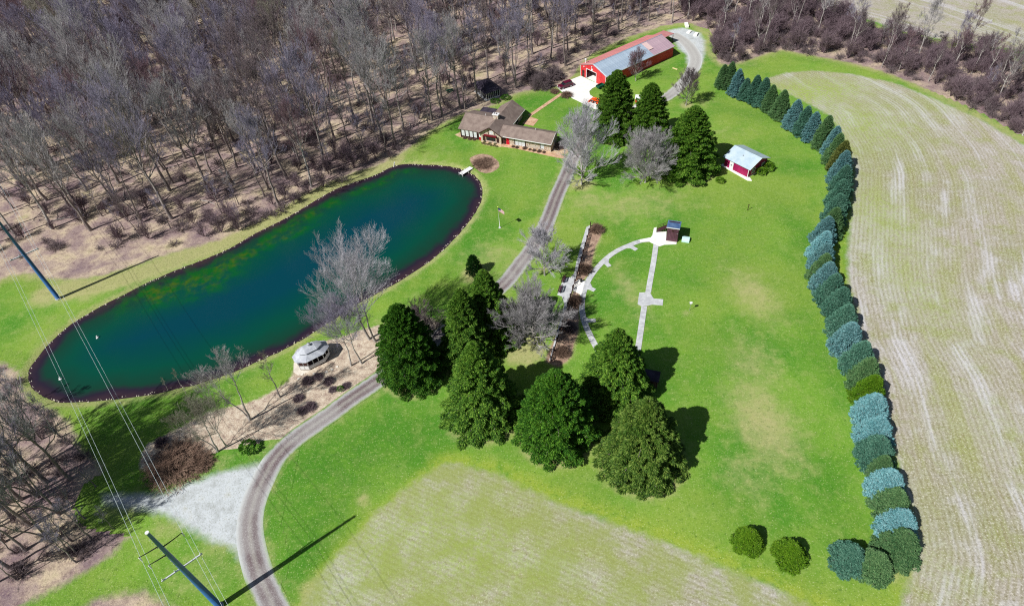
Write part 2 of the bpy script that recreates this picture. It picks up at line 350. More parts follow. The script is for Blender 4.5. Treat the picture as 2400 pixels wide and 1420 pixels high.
# ---------------------------------------------------------------- ground materials
def lawn_color(M):
    big = M.noise(0.07, 4); mid = M.noise(0.42, 5, rough=0.65); fine = M.noise(1.5, 4, rough=0.75); vf = M.noise(4.2, 3, rough=0.7)
    g = M.mix(M.step(big, 0.35, 0.66), srgb(78, 136, 34), srgb(116, 158, 52))
    g = M.mix(M.math('MULTIPLY', M.step(M.noise(0.025, 5, rough=0.65), 0.42, 0.62), 0.6), g, srgb(142, 162, 66))
    g = M.mix(M.math('MULTIPLY', M.attr('lush'), M.step(mid, 0.2, 0.7)), g, srgb(46, 114, 12))
    g = M.mix(M.math('MULTIPLY', M.step(mid, 0.45, 0.72), 0.5), g, srgb(140, 164, 80))
    g = M.mix(M.math('MULTIPLY', M.attr('yel'), M.step(mid, 0.25, 0.6)), g, srgb(150, 168, 58))
    d = M.math('ADD', M.math('MULTIPLY', M.attr('dry'), 1.1), M.math('MULTIPLY', M.math('SUBTRACT', mid, 0.5), 1.0))
    drc = M.mix(M.noise(1.1, 4), srgb(158, 160, 96), srgb(192, 180, 136))
    g = M.mix(M.math('MULTIPLY', M.step(d, 0.1, 1.15), 0.85), g, drc)
    g = M.mix(M.math('MULTIPLY', M.step(fine, 0.53, 0.70), 0.42), g, srgb(164, 180, 100))
    g = M.mix(M.math('MULTIPLY', M.step(fine, 0.47, 0.30), 0.5), g, srgb(52, 98, 22))
    g = M.mix(M.math('MULTIPLY', M.step(vf, 0.58, 0.70), 0.62), g, srgb(206, 212, 158))
    g = M.mix(M.math('MULTIPLY', M.step(vf, 0.44, 0.30), 0.55), g, srgb(44, 80, 18))
    return g, fine

def edge_mask(M, w=0.5, nz=1.0, scale=0.9):
    e = M.math('ADD', M.attr('edge'), M.math('MULTIPLY', M.math('SUBTRACT', M.noise(scale, 4, rough=0.65), 0.5), nz * 2))
    return M.step(e, w, -w)          # 1 inside

def m_lawn():
    M = Mat('lawn'); c, f = lawn_color(M); M.bump(f, 0.5, 0.08); return M.out(c, 0.95)

def m_woods():
    M = Mat('leaf_litter'); g, f = lawn_color(M)
    a = M.noise(0.16, 5); b = M.noise(0.7, 5, rough=0.75); c = M.noise(2.6, 4, rough=0.8)
    k = M.ramp(a, [(0.3, srgb(130, 110, 116)), (0.46, srgb(166, 146, 138)), (0.6, srgb(204, 186, 158)), (0.75, srgb(176, 168, 126))])
    k = M.mix(M.math('MULTIPLY', M.step(b, 0.42, 0.7), 0.6), k, srgb(108, 82, 88))
    k = M.mix(M.math('MULTIPLY', M.step(c, 0.52, 0.7), 0.6), k, srgb(214, 194, 166))
    k = M.mix(M.math('MULTIPLY', M.step(c, 0.46, 0.3), 0.6), k, srgb(80, 60, 66))
    M.bump(c, 0.8, 0.2)
    return M.out(M.mix(edge_mask(M, 0.9, 1.4, 0.5), g, k), 0.95)

def m_bed(name, c0, c1, c2, w=0.25, nz=0.5):
    M = Mat(name); g, f = lawn_color(M)
    b = M.noise(0.8, 5, rough=0.7); c = M.noise(4.5, 3, rough=0.75)
    k = M.ramp(b, [(0.3, c0), (0.52, c1), (0.72, c2)])
    k = M.mix(M.math('MULTIPLY', M.step(c, 0.5, 0.72), 0.6), k, tuple(min(1, x * 1.5) for x in c2[:3]) + (1,))
    k = M.mix(M.math('MULTIPLY', M.step(c, 0.45, 0.28), 0.55), k, tuple(x * 0.5 for x in c0[:3]) + (1,))
    M.bump(c, 0.6, 0.1)
    return M.out(M.mix(edge_mask(M, w, nz), g, k), 0.95)

def m_field(name, far=False):
    M = Mat(name); g, f = lawn_color(M)
    row = M.attr('row'); big = M.noise(0.035, 4); mid = M.noise(0.2, 5, rough=0.65); sm = M.noise(1.3, 4, rough=0.78); vf = M.noise(3.6, 3, rough=0.7)
    k = M.ramp(big, [(0.3, srgb(190, 186, 184)), (0.5, srgb(174, 166, 154)), (0.7, srgb(158, 158, 124))])
    k = M.mix(M.math('MULTIPLY', M.step(mid, 0.46, 0.68), 0.75), k, srgb(152, 158, 98))
    k = M.mix(M.math('MULTIPLY', M.step(mid, 0.46, 0.30), 0.0 if far else 0.45), k, srgb(204, 202, 206))
    brk = M.noise(0.5, 4, rough=0.7)
    cv = M.n.new('ShaderNodeCombineXYZ'); M.l.new(row, cv.inputs[0]); M.l.new(M.attr('along'), cv.inputs[1])
    st = M.noise(1.0, 4, M.map(cv.outputs[0], (0.22, 0.028, 1)), rough=0.6); st2 = M.noise(1.0, 3, M.map(cv.outputs[0], (0.9, 0.12, 1)), rough=0.65)
    k = M.mix(M.math('MULTIPLY', M.step(st, 0.50, 0.66), 0.25 if far else 0.75), k, srgb(206, 204, 210))
    k = M.mix(M.math('MULTIPLY', M.step(st, 0.47, 0.34), 0.6), k, srgb(158, 160, 104))
    k = M.mix(M.math('MULTIPLY', M.step(st2, 0.54, 0.70), 0.2 if far else 0.4), k, srgb(150, 138, 106))
    wob = M.math('ADD', row, M.math('MULTIPLY', brk, 0.5))
    tri = M.math('PINGPONG', wob, 0.42)
    rows = M.math('MULTIPLY', M.step(tri, 0.10, 0.34), M.math('MULTIPLY', M.attr('rowk'), M.step(brk, 0.25, 0.6)))
    k = M.mix(M.math('MULTIPLY', rows, 0.46), k, srgb(128, 120, 80))
    k = M.mix(M.math('MULTIPLY', M.step(sm, 0.52, 0.72), 0.5), k, srgb(220, 216, 208))
    k = M.mix(M.math('MULTIPLY', M.step(sm, 0.47, 0.28), 0.6), k, srgb(138, 132, 84))
    k = M.mix(M.math('MULTIPLY', M.step(vf, 0.46, 0.32), 0.6), k, srgb(104, 94, 66))
    k = M.mix(M.math('MULTIPLY', M.step(vf, 0.54, 0.68), 0.6), k, srgb(232, 226, 214))
    k = M.mix(M.math('MULTIPLY', M.attr('green'), M.step(sm, 0.25, 0.7)), k, srgb(152, 176, 66))
    if far: k = M.mix(M.math('MULTIPLY', M.step(mid, 0.3, 0.6), 0.6), k, srgb(142, 156, 74))
    M.bump(sm, 0.6, 0.12)
    return M.out(M.mix(edge_mask(M, 0.8, 1.1, 0.6), g, k), 0.95)

def m_drive():
    M = Mat('gravel_drive'); g, f = lawn_color(M)
    a = M.attr('across'); nz = M.noise(1.4, 4, rough=0.7); c = M.noise(6, 3, rough=0.75); lg = M.noise(0.12, 3)
    aa = M.math('ADD', M.math('ABSOLUTE', a), M.math('MULTIPLY', M.math('SUBTRACT', nz, 0.5), 0.5))
    k = M.ramp(M.math('MULTIPLY', aa, 0.5), [(0.0, srgb(150, 144, 136)), (0.12, srgb(138, 130, 126)), (0.3, srgb(108, 92, 94)), (0.5, srgb(122, 110, 110)), (0.66, srgb(160, 158, 158)), (0.9, srgb(182, 182, 178))])
    k = M.mix(M.math('MULTIPLY', M.step(lg, 0.4, 0.65), 0.45), k, srgb(178, 176, 172))
    k = M.mix(M.math('MULTIPLY', M.attr('pale'), 0.75), k, srgb(190, 190, 184))
    k = M.mix(M.math('MULTIPLY', M.step(c, 0.5, 0.75), 0.5), k, srgb(222, 220, 216))
    k = M.mix(M.math('MULTIPLY', M.step(c, 0.45, 0.28), 0.4), k, srgb(82, 72, 72))
    M.bump(c, 0.5, 0.06)
    return M.out(M.mix(edge_mask(M, 0.3, 0.35), M.mix(M.step(M.attr('fan'), 2.5, 0.0), g, srgb(200, 204, 202)), k), 0.95)

def m_fan():
    M = Mat('pale_gravel'); g, f = lawn_color(M)
    a = M.noise(0.4, 5, rough=0.7); c = M.noise(3.5, 4, rough=0.8)
    k = M.ramp(a, [(0.3, srgb(170, 174, 172)), (0.55, srgb(204, 210, 212)), (0.8, srgb(184, 184, 172))])
    k = M.mix(M.math('MULTIPLY', M.step(c, 0.5, 0.3), 0.8), k, srgb(136, 140, 122))
    M.bump(c, 0.6, 0.08)
    return M.out(M.mix(edge_mask(M, 1.0, 1.0, 0.5), g, k), 0.95)

def m_water():
    M = Mat('pond_water'); d = M.math('MULTIPLY', M.attr('edge'), -1.0)
    n1 = M.noise(0.12, 4); n2 = M.noise(0.7, 4)
    dd = M.math('ADD', d, M.math('MULTIPLY', M.math('SUBTRACT', n1, 0.5), 5.0))
    k = M.ramp(M.math('DIVIDE', dd, 16.0), [(0.0, srgb(58, 42, 50)), (0.08, srgb(42, 34, 48)), (0.18, srgb(20, 62, 46)), (0.45, srgb(4, 72, 56)), (0.75, srgb(2, 66, 66)), (1.0, srgb(2, 62, 74))])
    al = M.math('MULTIPLY', M.attr('algae'), M.step(M.noise(0.22, 5, rough=0.65), 0.3, 0.66))
    k = M.mix(M.math('MULTIPLY', M.step(al, 0.05, 0.9), 0.85), k, M.mix(M.step(M.math('MULTIPLY', n2, M.attr('algae')), 0.3, 0.8), srgb(8, 92, 18), srgb(88, 98, 8)))
    h = M.noise(2.5, 3, M.map(M.pos(), (1, 2.2, 1)))
    M.bump(h, 0.06, 0.05)
    M.b.inputs['Specular IOR Level'].default_value = 0.3
    return M.out(k, 0.15)

MAT = {}
MAT['lawn'] = m_lawn(); MAT['woods'] = m_woods(); MAT['field'] = m_field('corn_stubble'); MAT['field_l'] = m_field('weedy_stubble', True); MAT['drive'] = m_drive(); MAT['fan'] = m_fan(); MAT['water'] = m_water()
MAT['bed_leaf'] = m_bed('leafy_bed', srgb(140, 114, 104), srgb(194, 176, 154), srgb(222, 210, 190), 0.4, 0.8)
MAT['bed_mulch'] = m_bed('mulch_bed', srgb(118, 92, 82), srgb(166, 138, 118), srgb(200, 176, 150), 0.2, 0.35)
MAT['bed_tan'] = m_bed('tan_bed', srgb(160, 128, 100), srgb(206, 178, 142), srgb(226, 204, 170), 0.2, 0.3)

# ---------------------------------------------------------------- ground sheets
def make_ground():
    res = 1.25
    X = np.arange(-260, 241, res); Y = np.arange(12, 400, res); nx, ny = len(X), len(Y)
    P = np.stack(np.meshgrid(X, Y), -1).reshape(-1, 2)
    q = (np.arange(ny - 1)[:, None] * nx + np.arange(nx - 1)[None]).ravel()
    F = np.c_[q, q + 1, q + nx + 1, q + nx]
    a = cover(P); V = np.c_[P, zfun(P)]
    # the land goes on to the horizon
    n = len(V); B = 2500.0; x0, x1, y0, y1 = X[0], X[-1], Y[0], Y[-1]
    V = np.r_[V, [[x0, y0, 0], [x1, y0, 0], [x1, y1, 0], [x0, y1, 0], [-B, -B, 0], [B, -B, 0], [B, B, 0], [-B, B, 0]]]
    F = np.r_[F, [[n + 4, n + 5, n + 1, n], [n + 5, n + 6, n + 2, n + 1], [n + 6, n + 7, n + 3, n + 2], [n + 7, n + 4, n, n + 3]]]
    for k in a: a[k] = np.r_[a[k], np.zeros(8)]
    me = np_mesh('lawn_ground', V, F, [MAT['lawn']], a)
    tag(link('ground', me), 'green spring lawn around the house and pond', kind='structure')
make_ground()
sheet('forest_floor', WOODS, 1.5, 4.0, 0.012, MAT['woods'])
sheet('forest_floor', WOODS_SW, 0.8, 3.0, 0.012, MAT['woods'])
def along(P, line):
    A = np.asarray(line, float); best = np.full(len(P), 1e18); out = np.zeros(len(P)); s0 = 0.0
    for a, b in zip(A[:-1], A[1:]):
        e = b - a; L = math.hypot(*e); w = P - a; t = np.clip((w @ e) / max(e @ e, 1e-9), 0, 1)
        d2 = ((w - t[:, None] * e) ** 2).sum(1); m = d2 < best; best[m] = d2[m]; out[m] = s0 + t[m] * L; s0 += L
    return out
def rows_of(line, green):
    def f(P):
        d = dline(P, line); al = along(P, line)
        g = np.zeros(len(P))
        for c, rx, ry, k in green: g = np.maximum(g, k * np.exp(-(((P[:, 0] - c[0]) / rx) ** 2 + ((P[:, 1] - c[1]) / ry) ** 2)))
        return dict(row=d, rowk=np.clip(1.3 - d / 60.0, 0.3, 1), green=g, along=al)
    return f
sheet('stubble_field', FIELD_R, 1.0, 2.5, 0.02, MAT['field'], rows_of(FIELD_R_EDGE,
      [((89.53, 168.21), 18, 10, 1.0), ((94.62, 149.40), 16, 16, .75), ((82.96, 112.04), 8, 18, .65), ((79.17, 92.67), 7, 22, .5), ((73.75, 56.26), 9, 10, .25), ((119.75, 156.48), 20, 10, .35), ((53.89, 37.46), 6, 10, .3), ((88.45, 137.80), 3, 10, .5)]))
sheet('stubble_field', FIELD_L, 0.8, 2.5, 0.02, MAT['field_l'], rows_of([(-39.97, 74.16), (-13.43, 59.48), (10.00, 46.52), (39.09, 29.48)],
      [((-15.89, 47.76), 12, 8, .75), ((-9.44, 43.16), 12, 8, .8), ((-23.42, 44.42), 9, 9, .75), ((-0.27, 39.81), 10, 7, .65), ((-6.01, 50.35), 9, 5, .5), ((-15.58, 38.10), 12, 6, .6), ((8.19, 34.89), 8, 4, .5), ((-26.62, 39.06), 8, 6, .6)]))
sheet('stubble_field', FIELD_FAR, 2.0, 3.0, 0.02, MAT['field'], rows_of(FIELD_R_EDGE, []))
sheet('leaf_bed', BED_GAZEBO, 0.5, 1.5, 0.024, MAT['bed_leaf'])
sheet('leaf_bed', BED_SW, 0.6, 1.2, 0.024, MAT['woods'])
for b in (BED_DOCK, BED_FENCE_A, BED_FENCE_B): sheet('mulch_bed', b, 0.4, 0.9, 0.024, MAT['bed_mulch'])
sheet('planting_bed', BED_HOUSE, 0.4, 0.8, 0.024, MAT['bed_tan'])
sheet('gravel_turnout', FAN, 0.6, 4.0, 0.028, MAT['fan'])
sheet('gravel_turnout', FAN_N, 0.8, 3.5, 0.028, MAT['fan'])

def make_drive():
    L = np.asarray(DRIVE); n = len(L)
    # resample evenly, then lay cross strips
    seg = np.r_[0, np.cumsum(np.hypot(*np.diff(L, axis=0).T))]; s = np.arange(0, seg[-1], 0.7)
    C = np.c_[np.interp(s, seg, L[:, 0]), np.interp(s, seg, L[:, 1])]
    T = np.gradient(C, axis=0); T /= np.linalg.norm(T, axis=1)[:, None]; N = np.c_[-T[:, 1], T[:, 0]]
    a = np.array([-2.05, -1.8, -1.3, -0.8, -0.3, 0.3, 0.8, 1.3, 1.8, 2.05])
    P = (C[:, None, :] + N[:, None, :] * a[None, :, None]).reshape(-1, 2); k = len(a)
    q = (np.arange(len(C) - 1)[:, None] * k + np.arange(k - 1)[None]).ravel()
    F = np.c_[q, q + k, q + k + 1, q + 1]
    at = cover(P); at['across'] = np.tile(a, len(C)); at['edge'] = np.tile(np.abs(a) - 1.75, len(C)); at['fan'] = np.minimum(sdf(P, FAN), sdf(P, FAN_N)); at['pale'] = np.repeat(np.clip((s - s[-1] + 62) / 25, 0, 1), k)
    me = np_mesh('gravel_drive', np.c_[P, zfun(P) + 0.04 + 0.02 * np.tile((np.abs(a) < 0.5) * 1.0, len(C))], F, [MAT['drive']], at)
    tag(link('driveway', me), kind='structure')
make_drive()

def algae(P):
    o = np.zeros(len(P))
    for c, rx, ry, t, k in [((-73.70, 107.79), 13, 5.5, 22, 1.0), ((-62.05, 115.46), 11, 4, 35, 1.0), ((-67.52, 109.05), 10, 6, 25, .9), ((-54.17, 122.00), 13, 3.2, 30, .95), ((-47.49, 130.07), 12, 3.0, 33, .8), ((-79.32, 105.16), 6, 3, 30, .8), ((-35.09, 97.09), 9, 3, 30, .35)]:
        ca, sa = math.cos(R(t)), math.sin(R(t)); q = P - np.asarray(c)
        u = (q[:, 0] * ca + q[:, 1] * sa) / rx; v = (-q[:, 0] * sa + q[:, 1] * ca) / ry
        o = np.maximum(o, k * np.exp(-(u * u + v * v) ** 1.3))
    d = -sdf(P, POND); nb = np.exp(-(np.maximum(dline(P, NBANK) - 7, 0) / 3.0) ** 2)
    o = np.maximum(o, .75 * nb * np.exp(-((d - 4.0) / 2.6) ** 2))
    return dict(algae=o)
def make_pond():
    A = np.asarray(POND); res = 0.8
    X = np.arange(A[:, 0].min() - 1, A[:, 0].max() + 1, res); Y = np.arange(A[:, 1].min() - 1, A[:, 1].max() + 1, res); nx, ny = len(X), len(Y)
    P = np.stack(np.meshgrid(X, Y), -1).reshape(-1, 2); s = sdf(P, POND)
    q = (np.arange(ny - 1)[:, None] * nx + np.arange(nx - 1)[None]).ravel(); F = np.c_[q, q + 1, q + nx + 1, q + nx]
    F = F[(s[F] < 0.6).any(1)]; u, inv = np.unique(F, return_inverse=True); F = inv.reshape(F.shape); P = P[u]
    at = dict(edge=s[u]); at.update(algae(P))
    me = np_mesh('pond_water', np.c_[P, np.full(len(P), -0.30)], F, [MAT['water']], at)
    tag(link('pond_water', me), kind='structure')
make_pond()

# ---------------------------------------------------------------- paved surfaces
def m_concrete(name, c0, c1, rough=0.9):
    M = Mat(name); a = M.noise(0.9, 5, rough=0.7); b = M.noise(7, 3)
    k = M.mix(M.step(a, 0.32, 0.7), c0, c1); k = M.mix(M.math('MULTIPLY', M.step(b, 0.5, 0.75), 0.25), k, tuple(x * 0.6 for x in c0[:3]) + (1,))
    return M.out(k, rough)
MAT['conc'] = m_concrete('grey_concrete', srgb(178, 180, 182), srgb(212, 214, 214))
MAT['conc_white'] = m_concrete('white_concrete', srgb(232, 230, 222), srgb(250, 248, 242))
MAT['walk_brick'] = m_concrete('tan_brick_paving', srgb(184, 142, 112), srgb(222, 190, 158))
def slab(name, poly, mat, z=0.05, z0=-0.05):
    return tag(MB().prism(poly, z0, z).build(name, mat), kind='structure')

def slab_row(name, line, w, mat, joint=1.55, z=0.06):
    """a walk of poured slabs along a line, one piece each, with open joints; the walk itself is the bedding under them"""
    root = tag(MB().prism(ribbon(line, w + 0.06), -0.05, 0.035).build(name, MAT['bed_mulch']), kind='structure')
    L = np.asarray(line); seg = np.r_[0, np.cumsum(np.hypot(*np.diff(L, axis=0).T))]
    n = max(1, int(seg[-1] / joint)); st = np.linspace(0, seg[-1], n + 1)
    rr = random.Random(len(line))
    for i in range(n):
        s = np.linspace(st[i] + 0.02, st[i + 1] - 0.02, 4)
        P = np.c_[np.interp(s, seg, L[:, 0]), np.interp(s, seg, L[:, 1])]
        MB().prism(ribbon(P, w), 0.036, z + rr.uniform(-0.008, 0.012)).build('slab', mat, root)
    return root
ARC = smooth_line([(32.00, 109.63), (29.47, 109.68), (26.12, 108.38), (23.34, 106.88), (20.75, 104.68), (18.30, 101.84), (16.44, 99.01), (15.04, 96.08), (14.18, 93.31), (13.78, 90.92), (13.66, 88.26), (13.86, 85.92), (14.30, 83.46), (14.85, 80.99), (15.76, 77.61), (17.42, 74.37), (20.05, 71.91)], 4)
slab_row('walkway', ARC, 1.15, MAT['conc'])
slab_row('walkway', smooth_line([(32.51, 108.53), (30.63, 102.53), (29.00, 97.78), (27.57, 93.48)], 3), 1.1, MAT['conc'])
slab_row('walkway', smooth_line([(26.02, 89.76), (24.50, 84.93), (23.20, 80.77), (22.15, 77.50), (21.06, 73.96)], 3), 1.1, MAT['conc'])
slab('station_pad', [(25.82, 93.70), (27.88, 93.57), (28.12, 92.42), (28.30, 91.66), (30.12, 91.19), (29.62, 89.55), (27.61, 90.04), (26.63, 89.80), (25.49, 89.83), (24.84, 90.51)], MAT['conc'], 0.07)
for a, b, c in ([(26.45, 108.63), (27.13, 108.25), (27.88, 106.84)], [(20.39, 104.17), (20.71, 103.85), (21.26, 102.27)], [(15.67, 96.77), (15.81, 96.50), (17.05, 95.45)], [(13.64, 87.27), (14.26, 86.97), (15.95, 87.11)]):
    d = np.asarray(c) - np.asarray(a); n_ = np.array((-d[1], d[0])) / np.linalg.norm(d)
    a = np.asarray(a); c = np.asarray(c); h = a + d * 0.45
    slab('shooting_station', [tuple(a - n_ * 1.25), tuple(h - n_ * 0.48), tuple(c - n_ * 0.45), tuple(c + n_ * 0.45), tuple(h + n_ * 0.48), tuple(a + n_ * 1.25)], MAT['conc'], 0.078)
slab('stand_apron', [(32.25, 111.24), (33.12, 113.71), (33.79, 113.92), (33.31, 112.15), (35.59, 112.14), (34.78, 109.03), (36.93, 108.22), (36.67, 107.52), (34.20, 107.71), (32.99, 107.30), (32.51, 107.66), (31.75, 108.49), (31.15, 109.16), (29.11, 109.29), (29.29, 110.16), (31.73, 110.56)], MAT['conc_white'], 0.082)
slab('bench_terrace', [(18.26, 116.12), (19.01, 116.64), (19.27, 116.44), (16.89, 109.21), (14.64, 102.19), (13.31, 98.24), (12.71, 96.38), (10.93, 91.15), (8.53, 84.26), (6.30, 77.86), (5.92, 78.01), (8.23, 85.30), (10.47, 92.30), (10.22, 94.55), (9.33, 95.16), (11.20, 99.95), (12.73, 100.02), (13.61, 101.24), (14.51, 104.68), (15.80, 108.77)], MAT['conc'], 0.055)
slab('gate_walk', [(13.32, 98.37), (14.32, 99.15), (15.47, 98.48), (14.20, 94.42), (12.58, 96.01)], MAT['conc_white'], 0.068)
slab('concrete_yard', [(19.29, 183.69), (24.09, 188.09), (27.09, 189.95), (32.03, 182.95), (30.79, 182.36), (29.34, 181.26), (28.21, 179.59), (28.15, 177.47), (29.67, 174.32), (31.96, 170.85), (33.68, 168.05), (30.47, 164.73), (28.13, 169.04), (22.94, 176.07), (20.24, 180.79)], MAT['conc_white'], 0.07)
slab_row('brick_walk', [(9.57, 168.40), (20.12, 179.75)], 1.15, MAT['walk_brick'], 0.9, 0.06)
slab('house_walk', [(0.88, 154.92), (2.19, 155.80), (4.36, 153.48), (8.81, 150.62), (13.65, 148.16), (15.71, 147.61), (17.55, 145.27), (16.42, 145.04), (14.83, 145.71), (9.87, 148.56), (4.92, 151.57), (0.69, 153.44)], MAT['walk_brick'], 0.05)
slab('patio', [(7.22, 164.49), (9.77, 167.87), (11.89, 165.82), (10.17, 162.58)], MAT['walk_brick'], 0.05)
slab('shed_step', [(54.54, 135.81), (55.21, 136.28), (59.80, 129.38), (59.80, 128.11), (58.88, 128.43)], MAT['conc_white'], 0.16)
slab('gazebo_pad', [(-42.39, 83.00), (-41.62, 83.77), (-38.07, 84.65), (-36.79, 83.22), (-39.27, 80.35), (-40.93, 79.71), (-42.06, 80.66)], m_concrete('pale_pea_gravel', srgb(206, 196, 180), srgb(232, 224, 210)), 0.04)

# ---------------------------------------------------------------- building materials
def m_roof(name, c0, c1, lines=4.0):
    M = Mat(name); v = M.obj(); a = M.noise(0.8, 4, v); b = M.noise(9, 2, v)
    k = M.mix(M.step(a, 0.3, 0.7), c0, c1); k = M.mix(M.math('MULTIPLY', M.step(b, 0.4, 0.7), 0.4), k, tuple(x * 0.6 for x in c0[:3]) + (1,))
    M.bump(b, 0.4, 0.03); return M.out(k, 0.9)
MAT['shingle'] = m_roof('taupe_shingles', srgb(128, 112, 104), srgb(152, 136, 126))
MAT['shingle_dark'] = m_roof('dark_shingles', srgb(54, 48, 60), srgb(82, 74, 88))
def m_stone(name, cols, scale=2.2):
    M = Mat(name); v = M.obj(); c = M.voro(scale, v, 'Color'); d = M.voro(scale, v)
    s = M.n.new('ShaderNodeSeparateColor'); M.l.new(c, s.inputs[0])
    k = M.ramp(s.outputs[0], [(i / (len(cols) - 1), x) for i, x in enumerate(cols)])
    k = M.mix(M.step(d, 0.32, 0.5), k, srgb(196, 186, 170)); return M.out(k, 0.9)
MAT['brick'] = m_stone('tan_brick', [srgb(150, 112, 88), srgb(186, 150, 122), srgb(204, 178, 150), srgb(132, 100, 84)], 3.0)
MAT['white'] = plain('white_paint', (.80, .80, .79), .5, .05)
MAT['dark_wood'] = plain('dark_stained_wood', srgb(62, 40, 36), .7, .2)
MAT['maroon'] = plain('maroon_paint', srgb(112, 22, 40), .6, .12)
MAT['red'] = plain('red_paint', srgb(196, 20, 44), .5, .08)
MAT['glass'] = plain('dark_glass', (.02, .025, .03), .08, .05, spec=.6)
MAT['blind'] = plain('white_blind_behind_glass', (.66, .68, .70), .25, .08, spec=.5)
MAT['steel'] = plain('dull_steel', (.5, .52, .54), .45, .1, metal=.6)
MAT['black'] = plain('black_rubber', (.02, .02, .02), .8, .1)
def m_barn(name, c, c2, scale=1.0):
    M = Mat(name); v = M.obj(); n = M.noise(0.6 * scale, 4, v); f = M.noise(5, 3, M.map(v, (1, 1, .12)))
    k = M.mix(M.step(n, .3, .7), c, c2); k = M.mix(M.math('MULTIPLY', M.step(f, .5, .8), .3), k, tuple(x * .6 for x in c[:3]) + (1,))
    s_ = M.n.new('ShaderNodeSeparateXYZ'); M.l.new(v, s_.inputs[0]); w_ = M.math('SINE', M.math('MULTIPLY', M.math('ADD', s_.outputs[0], s_.outputs[1]), 20.0)); M.bump(w_, .5, .03)
    k = M.mix(M.math('MULTIPLY', M.step(w_, .6, 1.0), .18), k, tuple(x * .55 for x in c[:3]) + (1,))
    zz = M.math('ADD', s_.outputs[2], M.math('MULTIPLY', n, .5)); k = M.mix(M.math('MULTIPLY', M.step(zz, .8, .25), .35), k, srgb(120, 96, 84))
    return M.out(k, .6)
MAT['barn_red'] = m_barn('barn_red', srgb(206, 50, 54), srgb(222, 72, 74))
MAT['shed_red'] = m_barn('shed_crimson', srgb(146, 20, 74), srgb(172, 36, 94))
def m_sheet(name, c, c2, rough=.5, metal=.0):
    M = Mat(name); v = M.obj(); n = M.noise(.7, 4, v); f = M.noise(4, 3, M.map(v, (1, .15, 1)))
    k = M.mix(M.step(n, .3, .7), c, c2); k = M.mix(M.math('MULTIPLY', M.step(f, .5, .75), .35), k, tuple(min(1, x * 1.35) for x in c2[:3]) + (1,))
    k = M.mix(M.math('MULTIPLY', M.rnd(), .25), k, tuple(x * .7 for x in c[:3]) + (1,))
    M.b.inputs['Specular IOR Level'].default_value = .4
    return M.out(k, rough, metal)
MAT['galv'] = m_sheet('weathered_galvanised_sheet', srgb(150, 168, 186), srgb(176, 192, 206))
MAT['salmon'] = m_sheet('faded_red_sheet', srgb(190, 122, 122), srgb(206, 148, 144))
MAT['mauve'] = m_sheet('mauve_faded_sheet', srgb(174, 148, 160), srgb(188, 164, 172))
MAT['pale_sheet'] = m_sheet('pale_pink_sheet', srgb(222, 192, 188), srgb(228, 200, 194))
MAT['white_sheet'] = m_sheet('white_metal_roof', srgb(176, 198, 210), srgb(200, 216, 224), .4)

def window(parent, x, y, z, w, h, face, frame='white', pane='blind', mull=1, rails=1, name='window'):
    """face: 'f' looks to -y, 'r' to +x, 'l' to -x; x,y,z = centre of the wall opening"""
    r = MB(); g = MB(); t = 0.07
    def bx(mb, a0, a1, c0, c1, o0, o1):
        if face == 'f': mb.box(x + a0, x + a1, y - o1, y - o0, z + c0, z + c1)
        elif face == 'r': mb.box(x + o0, x + o1, y + a0, y + a1, z + c0, z + c1)
        else: mb.box(x - o1, x - o0, y + a0, y + a1, z + c0, z + c1)
    W, H_ = w / 2, h / 2
    bx(r, -W, -W + t, -H_, H_, 0.002, .07); bx(r, W - t, W, -H_, H_, 0.002, .07)
    bx(r, -W + t, W - t, -H_, -H_ + t, 0.002, .07); bx(r, -W + t, W - t, H_ - t, H_, 0.002, .07)
    for i in range(mull): a = -W + w * (i + 1) / (mull + 1); bx(r, a - .025, a + .025, -H_ + t, H_ - t, 0.03, .062)
    for i in range(rails): a = -H_ + h * (i + 1) / (rails + 1); bx(r, -W + t, W - t, a - .025, a + .025, 0.03, .058)
    o = r.build(name, MAT[frame], parent)
    bx(g, -W + t, W - t, -H_ + t, H_ - t, 0.002, .028)
    g.build('pane', MAT[pane], o)
    return o

def gable_slab(mb, x0, x1, y0, y1, ze, zr, yr, axis='x', th=.16):
    """two roof slopes as closed slabs, ridge at yr"""
    mb.extr([(y0, ze), (yr, zr), (yr, zr + th), (y0, ze + th)], x0, x1, axis)
    mb.extr([(yr, zr), (y1, ze), (y1, ze + th), (yr, zr + th)], x0, x1, axis)
    return mb
def shingle_courses(parent, x0, x1, y0, y1, ze, zr, yr, axis, mat, n=9):
    pass

# ---------------------------------------------------------------- ranch house
hs = thing('ranch_house', 'long tan brick ranch house with taupe shingle roof and cross gable', 'house', (13.66, 148.67, 0), R(-26.55))
wl_ = MB().extr([(0, 0), (4.7, 0), (4.7, 2.85), (2.3, 4.1), (0, 2.85)], -14.0, 0.0).build('wall', MAT['brick'], hs)
MB().extr([(-.25, 0), (9.3, 0), (9.3, 2.6), (4.7, 4.4), (-.25, 2.6)], -26.3, -20.1).build('wall', MAT['dark_wood'], hs)
MB().extr([(-20.0, 0), (-14.0, 0), (-14.0, 2.5), (-17.0, 4.5), (-20.0, 2.5)], -.6, 14.2, 'y').build('wall', MAT['brick'], hs)
rm = gable_slab(MB(), -14.4, .45, -.95, 5.55, 2.7, 4.15, 2.3).build('roof', MAT['shingle'], hs)
rl = gable_slab(MB(), -26.75, -17.2, -.5, 9.9, 2.52, 4.52, 4.7).build('roof', MAT['shingle'], hs)
rg = gable_slab(MB(), -1.15, 14.7, -20.7, -13.3, 2.35, 4.72, -17.0, 'y').build('roof', MAT['shingle'], hs)
MB().box(-13.2, .47, -1.06, -.96, 2.65, 2.81).build('gutter', MAT['white'], rm)
